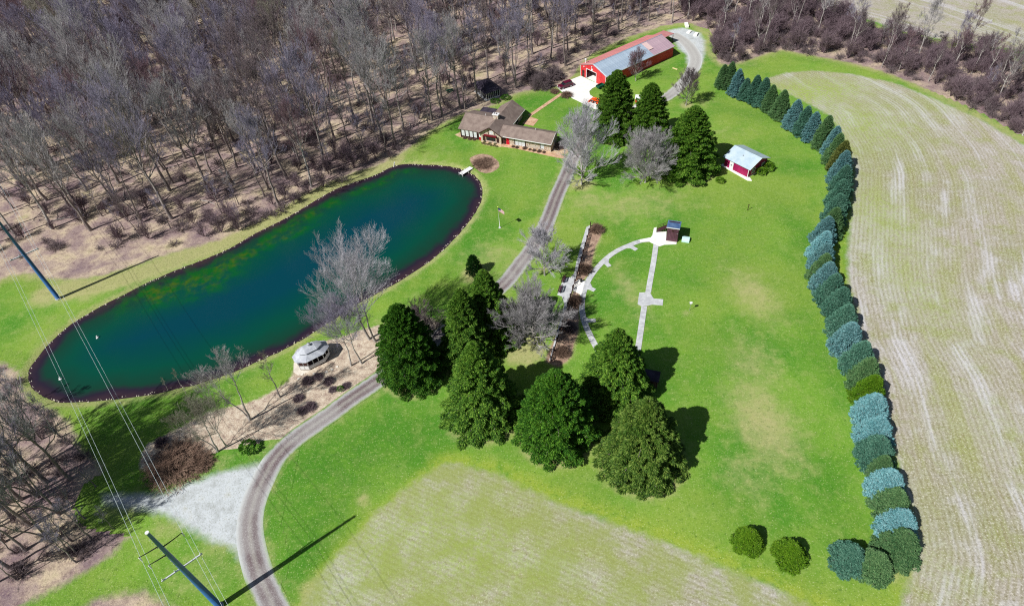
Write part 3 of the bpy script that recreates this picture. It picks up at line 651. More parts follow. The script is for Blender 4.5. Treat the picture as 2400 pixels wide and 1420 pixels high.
MB().beam((.47, -.95, 2.77), (.47, 2.3, 4.23), .06, .2).beam((.47, 2.3, 4.23), (.47, 5.55, 2.77), .06, .2).build('fascia', MAT['white'], rm)
MB().box(-13.28, -13.2, 4.9, 14.7, 2.3, 2.46).build('gutter', MAT['white'], rg)
MB().beam((-20.7, -1.18, 2.42), (-17, -1.18, 4.8), .06, .22).beam((-17, -1.18, 4.8), (-13.3, -1.18, 2.42), .06, .22).build('fascia', MAT['dark_wood'], rg)
ch = MB().box(-18.1, -16.6, 3.9, 4.9, 3.2, 5.75).build('chimney', MAT['brick'], rg, bevel=.03)
MB().box(-18.25, -16.45, 3.75, 5.05, 5.75, 5.92).build('chimney_cap', MAT['white'], ch)
for a in (-17.8, -17.2): MB().tube([(a, 4.4, 5.9), (a, 4.4, 6.15)], .16, 10).build('flue', MAT['dark_wood'], ch)
MB().prism([(-25, 8.0), (-21, 8.0), (-21, 12.4), (-25, 12.4)], 0, 2.3).prism([(-25.3, 8.4), (-20.8, 8.4), (-20.8, 12.8), (-25.3, 12.8)], 2.3, 2.45).build('rear_porch', MAT['shingle_dark'], hs)
for x, y, z, r_ in ((-5.2, 2.6, 4.0, .07), (.2, 5.6, 2.6, .09), (-20.8, 5.0, 4.4, .08)): MB().tube([(x, y, z), (x, y, z + .6)], r_, 8).build('vent_pipe', MAT['white'], hs)
for i in range(4): window(hs, -25.4 + i * 1.22, -.252, 1.5, .92, 1.7, 'f', 'white', 'blind', 1, 2)
for i in range(6): MB().box(-26.1 + i * 1.22 - .09, -26.1 + i * 1.22 + .09, -.36, -.252, 0, 2.6).build('post', MAT['dark_wood'], hs)
MB().box(-20.62, -20.12, -.32, -.252, .05, 1.0).build('panel', MAT['red'], hs); MB().box(-20.62, -20.12, -.32, -.252, 1.02, 2.2).build('panel', MAT['white'], hs)
# gable front: upper window between timbers, maroon window box, wide dark window
window(hs, -16.7, -.602, 3.15, 1.0, .95, 'f', 'white', 'blind', 1, 0)
for a, b in (((-17.6, 2.55), (-17.6, 4.1)), ((-17, 3.7), (-17, 4.4)), ((-15.7, 2.55), (-15.7, 3.5))): MB().beam((a[0], -.66, a[1]), (b[0], -.66, b[1]), .14, .1).build('timber', MAT['dark_wood'], hs)
MB().box(-18.9, -15.2, -1.0, -.605, 2.0, 2.42).build('window_box', MAT['maroon'], hs, bevel=.02)
window(hs, -17.0, -.602, 1.25, 2.7, 1.15, 'f', 'dark_wood', 'glass', 2, 0)
MB().box(-15.3, -14.6, -.64, -.602, .4, 2.0).build('shutter', MAT['dark_wood'], hs); MB().box(-19.4, -18.6, -.64, -.602, .4, 2.0).build('shutter', MAT['dark_wood'], hs)
dr = MB().box(-12.75, -11.85, -.06, -.002, 0, 2.05).build('door', MAT['red'], hs); MB().box(-12.05, -11.97, -.11, -.06, .95, 1.08).build('handle', MAT['steel'], dr)
MB().box(-13.95, -12.85, -.09, -.002, 0, 2.3).build('entry_panel', MAT['dark_wood'], hs)
for x in (-9.7, -8.75, -7.8): window(hs, x, -.002, 1.2, .88, 1.7, 'f', 'white', 'blind', 0, 1)
for x in (-10.25, -7.25): MB().box(x - .14, x + .14, -.05, -.002, .35, 2.05).build('shutter', MAT['dark_wood'], hs)
window(hs, -2.4, -.002, 1.35, .95, 1.5, 'f', 'white', 'blind', 0, 1)
MB().box(-3.06, -2.9, -.05, -.002, .55, 2.1).build('shutter', MAT['dark_wood'], hs)
window(hs, .002, 2.3, 1.4, 1.0, 1.1, 'r', 'white', 'glass')
MB().box(-.06, .012, -.06, .0, 0, 2.5).build('corner_board', MAT['dark_wood'], hs)
for a in (7.2, 10.4): window(hs, -13.998, a, 1.3, 1.6, 1.6, 'r', 'dark_wood', 'glass')
tag(MB().box(-9.4, -6.6, 6.3, 6.55, 0, .55).box(-9.4, -6.6, 6.55, 7.1, .0, .35).build('planter_wall', MAT['brick'], hs))

# ---------------------------------------------------------------- pole barn
bn = thing('pole_barn', 'long red pole barn with patched metal roof and open front door', 'barn', (27.1, 190.3, 0), R(34.4))
# local x runs away along the barn, y = 0 .. -11 across the front
BW, BL = 11.0, 28.9; ZE, ZR, YR = 3.5, 5.35, -5.6
fr = MB()
fr.extr([(-2.6, 0), (0, 0), (0, ZE), (YR, ZR), (-6.9, 4.92), (-2.6, 4.3)], 0, .14)            # left of the doorway
fr.extr([(-BW, 0), (-6.9, 0), (-6.9, 4.92), (-BW, ZE)], 0, .14)
fr.extr([(-6.9, 2.95), (-2.6, 2.95), (-2.6, 4.3), (-6.9, 4.92)], 0.001, .139)
fr.build('front_wall', MAT['barn_red'], bn)
MB().box(.14, BL, -.12, 0, 0, ZE).build('side_wall', MAT['barn_red'], bn)
sw = MB().box(.14, BL, -BW, -BW + .12, 0, ZE).build('side_wall', MAT['barn_red'], bn)
MB().extr([(-BW + .12, 0), (-.12, 0), (-.12, ZE), (YR, ZR), (-BW + .12, ZE)], BL - .14, BL).build('rear_wall', MAT['barn_red'], bn)
MB().box(.15, BL - .15, -BW + .13, -.13, 0, .08).build('floor', MAT['conc_white'], bn)
dd = MB().box(-.05, -.002, -1.75, -.75, 0, 2.1).build('door', MAT['dark_wood'], bn); MB().box(-.1, -.05, -1.65, -1.57, .95, 1.1).build('handle', MAT['steel'], dd)
for y0, y1, z0, z1 in ((-2.68, -2.5, 0, 3.0), (-7.0, -6.82, 0, 3.0), (-7.0, -2.5, 3.0, 3.14)): MB().box(-.06, -.002, y0, y1, z0, z1).build('door_trim', MAT['white'], bn)
for a, b in (((-.05, -.3, 3.55), (-.05, YR, ZR + .05)), ((-.05, YR, ZR + .05), (-.05, -BW - .3, 3.5))):
    MB().beam(a, b, .08, .18).build('rake_trim', MAT['white'], bn)
MB().box(-.07, -.002, -.12, .0, 0, 3.5).build('corner_trim', MAT['white'], bn); MB().box(-.07, -.002, -BW, -BW + .12, 0, 3.5).build('corner_trim', MAT['white'], bn)
for y, z in ((-1.9, 3.6), (-5.3, 4.5)):
    l = MB().tube([(-.02, y, z), (-.35, y, z + .05)], .05, 8).build('floodlight', MAT['steel'], bn); MB().blob((-.4, y, z), (.12, .2, .2)).build('lamp_head', MAT['white'], l)
MB().tube([(-.06, -5.0, 3.5), (-.001, -5.0, 3.5)], .34, 16).build('round_sign', MAT['white'], bn)
MB().box(-.1, -.002, -5.7, -5.2, 3.0, 3.02).build('bracket', MAT['steel'], bn)
# roof: one sheet of ribbed metal after another, left and right of the ridge
def roof_sheet(y0, z0, y1, z1, w):
    m = MB(); th = .05; e = .02
    m.extr([(y0, z0), (y1, z1), (y1, z1 + th), (y0, z0 + th)], e / 2, w - e / 2)
    for t in (0.0, .33, .66):
        xx = w * t + .02; m.extr([(y0, z0 + th), (y1, z1 + th), (y1, z1 + th + .035), (y0, z0 + th + .035)], xx, xx + .05)
    return m
NW = 32; SW = (BL + .5) / NW
meR = roof_sheet(-BW - .35, ZE - .1, YR, ZR, SW).mesh('roof_sheet_right', MAT['galv']); meL = roof_sheet(YR, ZR + .001, .35, ZE - .1, SW).mesh('roof_sheet_left', MAT['salmon'])
ridge = MB().tube([(-.3, YR, ZR + .07), (BL + .25, YR, ZR + .07)], .09, 6).build('roof', MAT['galv'], bn)
for i in range(NW):
    for me, side in ((meR, 'R'), (meL, 'L')):
        o = link('roof_sheet', me, ridge); o.location = (-.3 + i * SW, 0, 0)
        m = MAT['galv'] if side == 'R' and i < 22 else (MAT['mauve'] if side == 'R' else (MAT['salmon']))
        o.material_slots[0].link = 'OBJECT'; o.material_slots[0].material = m
MB().extr([(-9.1, 4.36), (YR - .35, ZR - .02), (YR - .35, ZR + .07), (-9.1, 4.45)], 19.9, 21.75).build('skylight_sheet', MAT['pale_sheet'], ridge)
# eave trim and the lean-to behind
MB().box(-.3, BL + .2, -BW - .42, -BW - .36, ZE - .22, ZE - .04).build('gutter', MAT['white'], bn)
MB().tube([(1.2, -.9, 3.8), (1.2, -.9, 4.9)], .16, 10).blob((1.2, -.9, 5.0), (.36, .36, .22)).build('roof_vent', MAT['white'], bn)
lt = thing('lean_to', 'open faded red lean-to at the back end of the barn', 'lean-to', (27.1, 190.3, 0), R(34.4))
MB().extr([(-4.4, 3.05), (.2, 2.7), (.2, 2.8), (-4.4, 3.15)], BL + .3, BL + 7.6).build('roof', MAT['salmon'], lt)
for x in (BL + .5, BL + 4, BL + 7.4):
    for y in (-4.2, 0): MB().box(x - .07, x + .07, y - .07, y + .07, 0, 2.72).build('post', MAT['dark_wood'], lt)
MB().box(BL + .5, BL + 7.4, .08, .14, 0, 2.6).build('back_wall', MAT['barn_red'], lt)

# ---------------------------------------------------------------- crimson shed
sh = thing('garden_shed', 'crimson garden shed with pale metal roof beside the round bushes', 'shed', (59.13, 129.47, 0), math.atan2(.562, .827))
# local x = towards the right-hand gable depth (perp), local y = along the front to the left
SL, SW_ = 7.05, 6.9
MB().extr([(0, .25), (SW_, .25), (SW_, 2.75), (SW_ * .53, 4.1), (0, 2.75)], 0, SL, 'y').build('wall', MAT['shed_red'], sh)
MB().box(-.06, SW_ + .06, -.06, SL + .06, 0, .25).build('base', MAT['white'], sh)
sr = gable_slab(MB(), -.5, SL + .5, -.4, SW_ + .5, 2.6, 4.15, SW_ * .53, 'y', .1).build('roof', MAT['white_sheet'], sh)
MB().beam((-.4, -.53, 2.63), (SW_ * .53, -.53, 4.2), .05, .16).beam((SW_ * .53, -.53, 4.2), (SW_ + .5, -.53, 2.63), .05, .16).build('fascia', MAT['white'], sr)
MB().box(2.0, 2.35, 3.5, 3.8, 3.5, 3.75).build('roof_vent', MAT['steel'], sr)
dr = MB().box(-.06, -.002, 4.4, 5.5, .3, 2.25).build('door', MAT['white'], sh); MB().box(-.085, -.06, 4.75, 5.15, 1.2, 1.6).build('door_pane', MAT['steel'], dr)
for a in (1.3, 4.9):
    r_ = MB(); r_.box(a, a + 1.15, -.07, -.002, .7, .8).box(a, a + 1.15, -.07, -.002, 2.0, 2.1).box(a, a + .1, -.07, -.002, .8, 2.0).box(a + 1.05, a + 1.15, -.07, -.002, .8, 2.0).box(a + .54, a + .6, -.06, -.002, .8, 2.0)
    w_ = r_.build('window', MAT['white'], sh); MB().box(a + .1, a + 1.05, -.03, -.001, .8, 2.0).build('pane', MAT['glass'], w_)
MB().box(-.05, .0, -.05, .1, .25, 2.3).build('corner_board', MAT['white'], sh)

# ---------------------------------------------------------------- skeet high house with stair
TW = (36.99 - 34.73, 108.17 - 109.05); ta = math.atan2(TW[1], TW[0])
tw = thing('skeet_house', 'tall narrow brown plank skeet house with blue shingle roof', 'skeet house', (34.73, 109.05, 0), ta)
MAT['plank'] = m_barn('brown_planks', srgb(84, 54, 66), srgb(106, 70, 82))
MAT['blue_roof'] = m_roof('blue_grey_shingles', srgb(66, 96, 138), srgb(104, 132, 168))
MB().box(.03, 2.39, .03, 2.37, .0, 3.7).build('wall', MAT['dark_wood'], tw)
for i in range(9):
    MB().box(i * .269 + .004, (i + 1) * .269 - .012, -.012, .03, .02, 3.72).build('plank', MAT['plank'], tw)
for i in range(9): MB().box(2.39, 2.425, i * .266 + .004, (i + 1) * .266 - .012, .02, 3.6).build('plank', MAT['plank'], tw)
rr = MB().extr([(-.25, 3.82), (2.75, 3.5), (2.75, 3.62), (-.25, 3.94)], -.2, 2.62).build('roof', MAT['blue_roof'], tw)
MB().box(-.2, 2.62, -.31, -.255, 3.76, 3.95).build('fascia', MAT['white'], rr)
MB().box(.95, 1.5, -.05, -.013, 2.75, 3.15).build('hatch', MAT['dark_wood'], tw)
MB().box(2.1, 2.3, -.06, -.013, 2.3, 2.4).build('handle', MAT['steel'], tw)
# stair climbs from the left to the platform behind
st = MB()
for s_ in (2.55, 3.5): st.beam((-2.35, s_, .1), (.0, s_, 1.75), .06, .3)
st.build('stringer', MAT['dark_wood'], tw)
for i in range(8): MB().box(-2.3 + i * .29, -2.0 + i * .29, 2.58, 3.47, .16 + i * .205, .2 + i * .205).build('tread', MAT['plank'], tw)
for i in range(8): MB().box(-2.02 + i * .29, -2.0 + i * .29, 2.58, 3.47, .0 + i * .205, .16 + i * .205).build('riser', MAT['plank'], tw)
MB().box(.0, 2.4, 2.4, 3.6, 1.68, 1.76).build('platform', MAT['dark_wood'], tw)
for s_ in (2.5, 3.55):
    MB().beam((-2.35, s_, 1.05), (.0, s_, 2.7), .06, .07).beam((-2.35, s_, .65), (.0, s_, 2.3), .05, .06).build('handrail', MAT['dark_wood'], tw)
    for t in (0, .5, 1): MB().box(-2.38 + 2.35 * t, -2.3 + 2.35 * t, s_ - .04, s_ + .04, 1.65 * t, 1.08 + 1.65 * t).build('baluster', MAT['dark_wood'], tw)
for x, y in ((.1, 3.5), (2.3, 3.5)): MB().box(x - .06, x + .06, y - .06, y + .06, 0, 1.68).build('post', MAT['dark_wood'], tw)
# low house in the shade of the spruce
lh = thing('low_skeet_house', 'low dark skeet house in the shade under the spruce', 'skeet house', (*(21.85, 70.26), 0), ta)
MB().box(0, 2.3, 0, 2.2, 0, 1.9).build('wall', MAT['plank'], lh)
MB().extr([(-.2, 2.05), (2.4, 1.9), (2.4, 2.0), (-.2, 2.15)], -.2, 2.5).build('roof', MAT['shingle_dark'], lh)  # a blue roof; the spruce's shade is put into its darker shingle colour
MB().box(.7, 1.5, -.04, -.002, .1, 1.7).build('door', MAT['dark_wood'], lh)
# pale ribbed cover over a trap machine
tc = thing('trap_cover', 'pale turquoise ribbed cover on the grass beside the tall skeet house', 'cover', (*(39.00, 108.67), 0), ta)
m = MB()
prof = [(.85 * math.cos(a) if abs(math.cos(a)) > .01 else 0, .12 + .62 * max(0, math.sin(a)) ** .7) for a in [math.pi * k / 10 for k in range(11)]]
m.extr([(-.85, 0), (.85, 0)] + prof, -.8, .8, 'x'); MAT['turq'] = plain('pale_turquoise_plastic', srgb(196, 228, 226), .4, .08)
m.build('shell', MAT['turq'], tc)
for y in (-.45, .0, .45): MB().beam((-.82, y, .62 if y else .75), (.82, y, .62 if y else .75), .07, .06).build('rib', MAT['turq'], tc)

# ---------------------------------------------------------------- gazebo
gz = thing('gazebo', 'white elongated gazebo with pale shingle roof by the pond', 'gazebo', (-38.55, 83.2, 0), R(31))
GZ = [(-3.3, -.85), (-1.75, -2.05), (1.75, -2.05), (3.3, -.85), (3.3, .85), (1.75, 2.05), (-1.75, 2.05), (-3.3, .85)]
MAT['gz_roof'] = m_roof('pale_shingles', srgb(168, 172, 182), srgb(206, 210, 216))
sc_ = lambda k, z: [(x * k, y * k, z) for x, y in GZ]
MB().prism([(x * .9, y * .9) for x, y in GZ], 0, .25).build('deck', MAT['dark_wood'], gz)
def tier(e, a, b, n):
    m = MB(); n_ = len(e)
    for i in range(n_): m.face(e[i], e[(i + 1) % n_], a[(i + 1) % n_], a[i])
    for i in range(n_): m.face(b[i], e[i], e[(i + 1) % n_], b[(i + 1) % n_])
    return m
mid = [(x * .52 if abs(x) < 3 else x * .6, y * .5, 3.35) for x, y in GZ]
rf = MB(); e = sc_(1.03, 2.5); n8 = 8
for i in range(8): rf.face(e[i], e[(i + 1) % 8], mid[(i + 1) % 8], mid[i])
for i in range(8): rf.face(e[(i + 1) % 8], e[i], (e[i][0] * .9, e[i][1] * .9, 2.44), (e[(i + 1) % 8][0] * .9, e[(i + 1) % 8][1] * .9, 2.44))
rf = rf.build('roof', MAT['gz_roof'], gz)
lo = [(x, y, 3.3) for x, y, z in mid]; hi = [(x, y, 3.62) for x, y, z in mid]; m = MB()
for i in range(8): m.face(lo[i], lo[(i + 1) % 8], hi[(i + 1) % 8], hi[i])
m.build('lantern', MAT['dark_wood'], rf)
m = MB(); e2 = [(x * 1.18, y * 1.18, 3.58) for x, y, z in mid]; top = [(-1.0 if x < 0 else 1.0, 0, 4.35) for x, y, z in mid]
for i in range(8):
    a, b, c, d = e2[i], e2[(i + 1) % 8], top[(i + 1) % 8], top[i]
    m.face(a, b, c) if c == d else m.face(a, b, c, d)
m.face(*[(x, y, 3.57) for x, y, z in e2][::-1])
rt = m.build('upper_roof', MAT['gz_roof'], gz)
MB().tube([(.2, 0, 4.3), (.2, 0, 4.6)], .28, 8).blob((.2, 0, 4.62), (.36, .36, .16)).tube([(.2, 0, 4.7), (.2, 0, 5.05)], [.06, .01], 6).build('cupola', MAT['steel'], rt)
for i in range(8):
    x, y = GZ[i][0] * .9, GZ[i][1] * .9; MB().box(x - .07, x + .07, y - .07, y + .07, .25, 2.5).build('post', MAT['white'], gz)
def gz_bay(ax, ay, bx_, by_, door=False):
    a = Vector((ax, ay, 0)); b = Vector((bx_, by_, 0)); d = b - a; L = d.length; d.normalize()
    m = MB(); P = lambda s, z: (a.x + d.x * s, a.y + d.y * s, z)
    nrm = Vector((d.y, -d.x, 0)) * .03
    q = lambda s, z, k: tuple(Vector(P(s, z)) + nrm * k)
    def slab_(s0, s1, z0, z1, mm):
        i = len(mm.v); mm.v += [q(s0, z0, -1), q(s1, z0, -1), q(s1, z0, 1), q(s0, z0, 1), q(s0, z1, -1), q(s1, z1, -1), q(s1, z1, 1), q(s0, z1, 1)]
        mm.f += [tuple(i + k for k in f) for f in ((3, 2, 1, 0), (4, 5, 6, 7), (0, 1, 5, 4), (1, 2, 6, 5), (2, 3, 7, 6), (3, 0, 4, 7))]
    if not door: slab_(.07, L - .07, .25, 1.1, m)
    # arched valance
    n = 8
    for k in range(n):
        s0, s1 = .07 + (L - .14) * k / n, .07 + (L - .14) * (k + 1) / n
        u = (k + .5) / n * 2 - 1
        slab_(s0, s1, 2.42 - .5 * (1 - math.sqrt(max(0, 1 - u * u))) - .06, 2.49, m)
    m.build('bay_panel', MAT['white'], gz)
for i in range(8):
    a, b = GZ[i], GZ[(i + 1) % 8]; a = (a[0] * .9, a[1] * .9); b = (b[0] * .9, b[1] * .9)
    L = math.hypot(b[0] - a[0], b[1] - a[1]); k = max(1, round(L / 1.1))
    for j in range(k):
        p = (a[0] + (b[0] - a[0]) * j / k, a[1] + (b[1] - a[1]) * j / k); q_ = (a[0] + (b[0] - a[0]) * (j + 1) / k, a[1] + (b[1] - a[1]) * (j + 1) / k)
        gz_bay(*p, *q_, door=(i == 7))
        if j: MB().box(p[0] - .05, p[0] + .05, p[1] - .05, p[1] + .05, .25, 2.5).build('post', MAT['white'], gz)

# ---------------------------------------------------------------- screened pavilion in the trees
c0, c1, c2 = Vector((-2.20, 179.34)), Vector((1.69, 181.27)), Vector((-6.78, 185.80))
pa = math.atan2((c1 - c0).y, (c1 - c0).x); PL = (c1 - c0).length; PD = 7.2
pv = thing('screened_pavilion', 'dark roofed screened pavilion with pale posts under the bare trees', 'pavilion', (c0.x, c0.y, 0), pa)
MB().box(-.3, PL + .3, -.3, PD + .3, 0, .12).build('floor', MAT['conc'], pv)
hip = MB(); E_ = [(-.7, -.7, 2.6), (PL + .7, -.7, 2.6), (PL + .7, PD + .7, 2.6), (-.7, PD + .7, 2.6)]
T_ = [(PL * .5, 2.6, 4.4), (PL * .5, PD - 2.6, 4.4)]
hip.face(E_[0], E_[1], T_[0]).face(E_[1], E_[2], T_[1], T_[0]).face(E_[2], E_[3], T_[1]).face(E_[3], E_[0], T_[0], T_[1]).face(*E_[::-1])
hip.build('roof', MAT['shingle_dark'], pv)
n_ = 7
for i in range(n_ + 1):
    x = PL * i / n_
    for y in (0, PD): MB().box(x - .06, x + .06, y - .06, y + .06, .12, 2.6).build('post', MAT['white'], pv)
for i in range(1, 8):
    y = PD * i / 8
    for x in (0, PL): MB().box(x - .06, x + .06, y - .06, y + .06, .12, 2.6).build('post', MAT['white'], pv)
MAT['screen'] = plain('dark_insect_screen', (.03, .032, .04), .8, .1)
for a in ((.06, PL - .06, -.012, .012), (.06, PL - .06, PD - .012, PD + .012)): MB().box(*a, .5, 2.58).build('screen', MAT['screen'], pv)
for x in (0, PL): MB().box(x - .012, x + .012, .06, PD - .06, .5, 2.58).build('screen', MAT['screen'], pv)
for a in ((.06, PL - .06, -.03, .03), (.06, PL - .06, PD - .03, PD + .03)): MB().box(*a, .12, .5).build('kick_panel', MAT['white'], pv)

# ---------------------------------------------------------------- transmission poles and wires
MAT['pole_blue'] = plain('blue_grey_painted_steel', srgb(58, 106, 160), .4, .15, 1.0, spec=.5)
MAT['arm'] = plain('galvanised_arm', srgb(200, 204, 208), .5, .1)
MAT['wire'] = plain('aluminium_wire', srgb(206, 220, 222), .45, .05)
PA, PB = Vector((-45.06, 38.25, 0)), Vector((-98.09, 107.5, 0))
ldir = (PB - PA).normalized(); lperp = Vector((-ldir.y, ldir.x, 0)) * -1        # to the right of the line
ATT = [(-2.4, 19.3), (2.6, 18.7), (-2.3, 17.0), (2.2, 15.2)]      # insulator offsets and heights
def pole(base, label, top=22.6):
    t = thing('power_pole', label, 'power pole', base, math.atan2(lperp.y, lperp.x), 'steel power poles along the left edge')
    MB().tube([(0, 0, 0), (0, 0, top * .5), (0, 0, top)], [.46, .36, .2], 12).build('shaft', MAT['pole_blue'], t, True)
    MB().tube([(0, 0, top), (0, 0, top + .12)], .24, 12).build('cap', MAT['white'], t)
    MB().prism([(.6 * math.cos(k), .6 * math.sin(k)) for k in [math.pi * j / 5 for j in range(10)]], 0, .25).build('footing', MAT['conc'], t)
    for x, z in ATT[:3]:
        a = MB().tube([(.25 * (1 if x > 0 else -1), 0, z), (x * .6, 0, z + .1), (x, 0, z + .25)], [.09, .07, .05], 6).build('arm', MAT['black'], t)
        MB().tube([(x, 0, z + .2), (x, 0, z - .55)], [.09, .09], 6).build('insulator', MAT['white'], a)
    c = MB().box(-2.7, 2.7, .3, .46, 12.3, 12.5).build('crossarm', MAT['arm'], t)
    for x in (-2.5, -.9, 2.5): MB().tube([(x, .38, 12.5), (x, .38, 12.85)], [.08, .05], 6).build('insulator', MAT['white'], c)
    m = MB()
    for k in range(26):
        m.box(-.36 - .05, -.3, -.02, .02, 2.5 + k * .75, 2.56 + k * .75)
    m.build('step_bolts', MAT['arm'], t)
    return t
pole(PA, 'blue steel power pole with side arms and its top in view above the driveway')
pole(PB, 'blue steel power pole rising past the far end of the pond', 22.6)
def wire(off, z, label):
    pts = []
    for a, b in ((PA - ldir * 87, PA), (PA, PB), (PB, PB + ldir * 87)):
        for k in range(14 if b is not PB + 0 * ldir else 14):
            s = k / 14; p = a.lerp(b, s) + lperp * off; pts.append((p.x, p.y, z - .55 - 4 * 1.1 * s * (1 - s)))
    p = PB + ldir * 87 + lperp * off; pts.append((p.x, p.y, z - .55))
    o = MB().tube(pts, .018, 5).build('power_line', MAT['wire'])
    return tag(o, label, 'power line', 'overhead wires on the power poles')
wire(-2.4, 19.3, 'uppermost thin overhead wire on the left side of the poles')
wire(-2.3, 17.0, 'lower of the two left upper overhead wires between the poles')
wire(2.6, 18.7, 'overhead wire strung from the right arms of the poles')
wire(2.5, 13.4, 'overhead wire on the right tip of the pale crossarms')

# ---------------------------------------------------------------- flagpole
fp = thing('flagpole', 'white flagpole flying a striped flag on the lawn by the pond', 'flagpole', (*(-1.26, 118.71), 0))
MB().tube([(0, 0, 0), (0, 0, 5.75)], [.06, .035], 8).build('pole', MAT['white'], fp, True)
MB().blob((0, 0, 5.82), .09).build('finial', plain('brass', (.6, .45, .15), .3, .05, metal=.8), fp)
MB().tube([(0, 0, 0), (0, 0, .12)], .3, 12).build('base', MAT['conc'], fp)
def flag_pt(u, v):
    w = .12 * math.sin(u * 4.5 + v) * u
    return (u * 1.25 + .04, -.55 * u + w, 5.6 - v * .95 - .62 * u ** 1.3)
FRED, FWHITE, FBLUE = plain('flag_red', srgb(176, 40, 52), .8, .05), plain('flag_white', (.8, .8, .8), .8, .03), plain('flag_blue', srgb(40, 52, 110), .8, .05)
for i in range(13):
    m = MB(); u0 = .42 if i < 7 else 0
    for k in range(8):
        a, b = u0 + (1 - u0) * k / 8, u0 + (1 - u0) * (k + 1) / 8
        m.face(flag_pt(a, i / 13), flag_pt(b, i / 13), flag_pt(b, (i + 1) / 13), flag_pt(a, (i + 1) / 13))
    m.build('stripe', FRED if i % 2 == 0 else FWHITE, fp)
m = MB()
for k in range(4):
    a, b = .42 * k / 4, .42 * (k + 1) / 4; m.face(flag_pt(a, 0), flag_pt(b, 0), flag_pt(b, 7 / 13), flag_pt(a, 7 / 13))
m.build('canton', FBLUE, fp)

# ---------------------------------------------------------------- rail fences
def fence(a, b, label, post_at=2.35, end_brace=None):
    a = Vector((*a, 0)); b = Vector((*b, 0)); L = (b - a).length; d = (b - a) / L
    t = thing('rail_fence', label, 'fence', a, math.atan2(d.y, d.x), 'brown rail fence by the benches')
    n = round(L / post_at); rr = random.Random(int(L * 10))
    for i in range(n + 1): x = L * i / n; MB().box(x - .09, x + .09, -.09, .09, 0, 1.25 + rr.uniform(-.04, .05)).build('post', MAT['dark_wood'], t)
    for i in range(n):
        for z in (.35, .72, 1.08):
            MB().box(L * i / n + .05, L * (i + 1) / n - .05, .09, .14, z - .07 + rr.uniform(-.02, .02), z + .07).build('rail', MAT['dark_wood'], t)
    return t
fence((19.25, 116.29), (13.27, 97.98), 'upper brown rail fence running down to the benches')
fence((12.60, 96.14), (6.22, 77.87), 'lower brown rail fence running from the benches to the spruces')
MB_ = MB
br = thing('gate_arm', 'short forked brown rail beside the gap in the fence', 'gate', (*(12.83, 96.62), 0), R(10))
MB().box(-.08, .08, -.08, .08, 0, 1.1).build('post', MAT['dark_wood'], br); MB().beam((0, 0, 1.0), (1.1, .5, 1.0), .08, .1).beam((0, 0, .6), (1.1, .5, .6), .08, .1).build('rail', MAT['dark_wood'], br)

# ---------------------------------------------------------------- benches on the terrace
def bench(loc, rz, label):
    t = thing('bench', label, 'bench', (*loc, .055), rz, 'two dark slatted benches on the terrace')
    for i in range(4): MB().box(-.95, .95, -.3 + i * .15, -.18 + i * .15, .44, .48).build('seat_slat', MAT['maroon_wood'], t)
    for i in range(4): MB().box(-.95, .95, .31 + i * .03, .345 + i * .03, .52 + i * .12, .62 + i * .12).build('back_slat', MAT['maroon_wood'], t)
    for x in (-.8, .8):
        MB().box(x - .04, x + .04, -.28, -.2, 0, .44).build('leg', MAT['dark_wood'], t); MB().box(x - .04, x + .04, .24, .31, 0, 1.0).build('leg', MAT['dark_wood'], t)
    for x in (-.93, .93): MB().box(x - .04, x + .04, -.3, .3, .6, .65).build('armrest', MAT['dark_wood'], t)
MAT['maroon_wood'] = plain('maroon_stained_wood', srgb(66, 34, 48), .7, .2)
fd = Vector((11.23, 99.42)) - Vector((9.77, 95.23)); fa = math.atan2(fd.y, fd.x) + math.pi
bench((11.07, 99.24), fa + 0.0, 'dark slatted bench on the terrace, nearer the upper fence')
bench((10.03, 96.34), fa + 0.0, 'dark slatted bench on the terrace, nearer the spruces')
# gun rack box / bin beside the gap
bb = thing('waste_bin', 'small black bin on the pale slab by the fence gap', 'bin', (*(14.65, 98.32), .07))
MB().tube([(0, 0, 0), (0, 0, .75)], [.2, .25], 10).build('body', MAT['black'], bb); MB().tube([(0, 0, .75), (0, 0, .82)], [.27, .2], 10).build('lid', MAT['black'], bb)

# ---------------------------------------------------------------- dock and pond things
A, B, C_ = Vector((-10.19, 141.73)), Vector((-7.14, 144.58)), Vector((-7.14, 144.58))
dk = thing('dock', 'short white dock at the house end of the pond', 'dock', (A.x, A.y, -.05), math.atan2((B - A).y, (B - A).x))
DL = (B - A).length; nb = int(DL / .28)
for i in range(nb): MB().box(i * .28 + .01, i * .28 + .265, -.65, .65, .25, .3).build('plank', MAT['white'], dk)
for y in (-.6, .6): MB().box(0, DL, y - .05, y + .05, .1, .25).build('beam', MAT['dark_wood'], dk)
for x in (.1, DL * .5):
    for y in (-.68, .68): MB().tube([(x, y, -1.6), (x, y, .5)], .07, 8).build('pile', MAT['white'], dk)
MB().box(.2, .5, -.3, -.05, .3, .42).build('cleat', MAT['steel'], dk)
def buoy(loc, label, k):
    t = thing('pond_float', label, 'float', (*loc, -.33), k, 'white floats on the pond')
    t.scale = (.65, .65, .65)
    MB().blob((0, 0, .1), (.55, .38, .22), 10, 6).build('hull', MAT['white'], t, True); MB().tube([(.1, 0, .25), (.1, 0, .75)], .06, 6).build('mast', MAT['white'], t); MB().box(-.2, .25, -.14, .14, .6, .8).build('head', MAT['white'], t, bevel=.04)
buoy((-87.78, 84.33), 'small white float at the near left tip of the pond', .4)
buoy((-84.70, 94.74), 'small white float further out at the left end of the pond', 1.2)
wp = thing('marker_post', 'short leaning white post on the far bank of the pond', 'post', (*(-27.69, 148.23), 0))
MB().beam((0, 0, -.1), (.35, .2, 1.1), .16, .16).build('shaft', MAT['white'], wp); MB().box(.2, .5, .05, .35, 1.1, 1.16).build('cap', MAT['white'], wp)
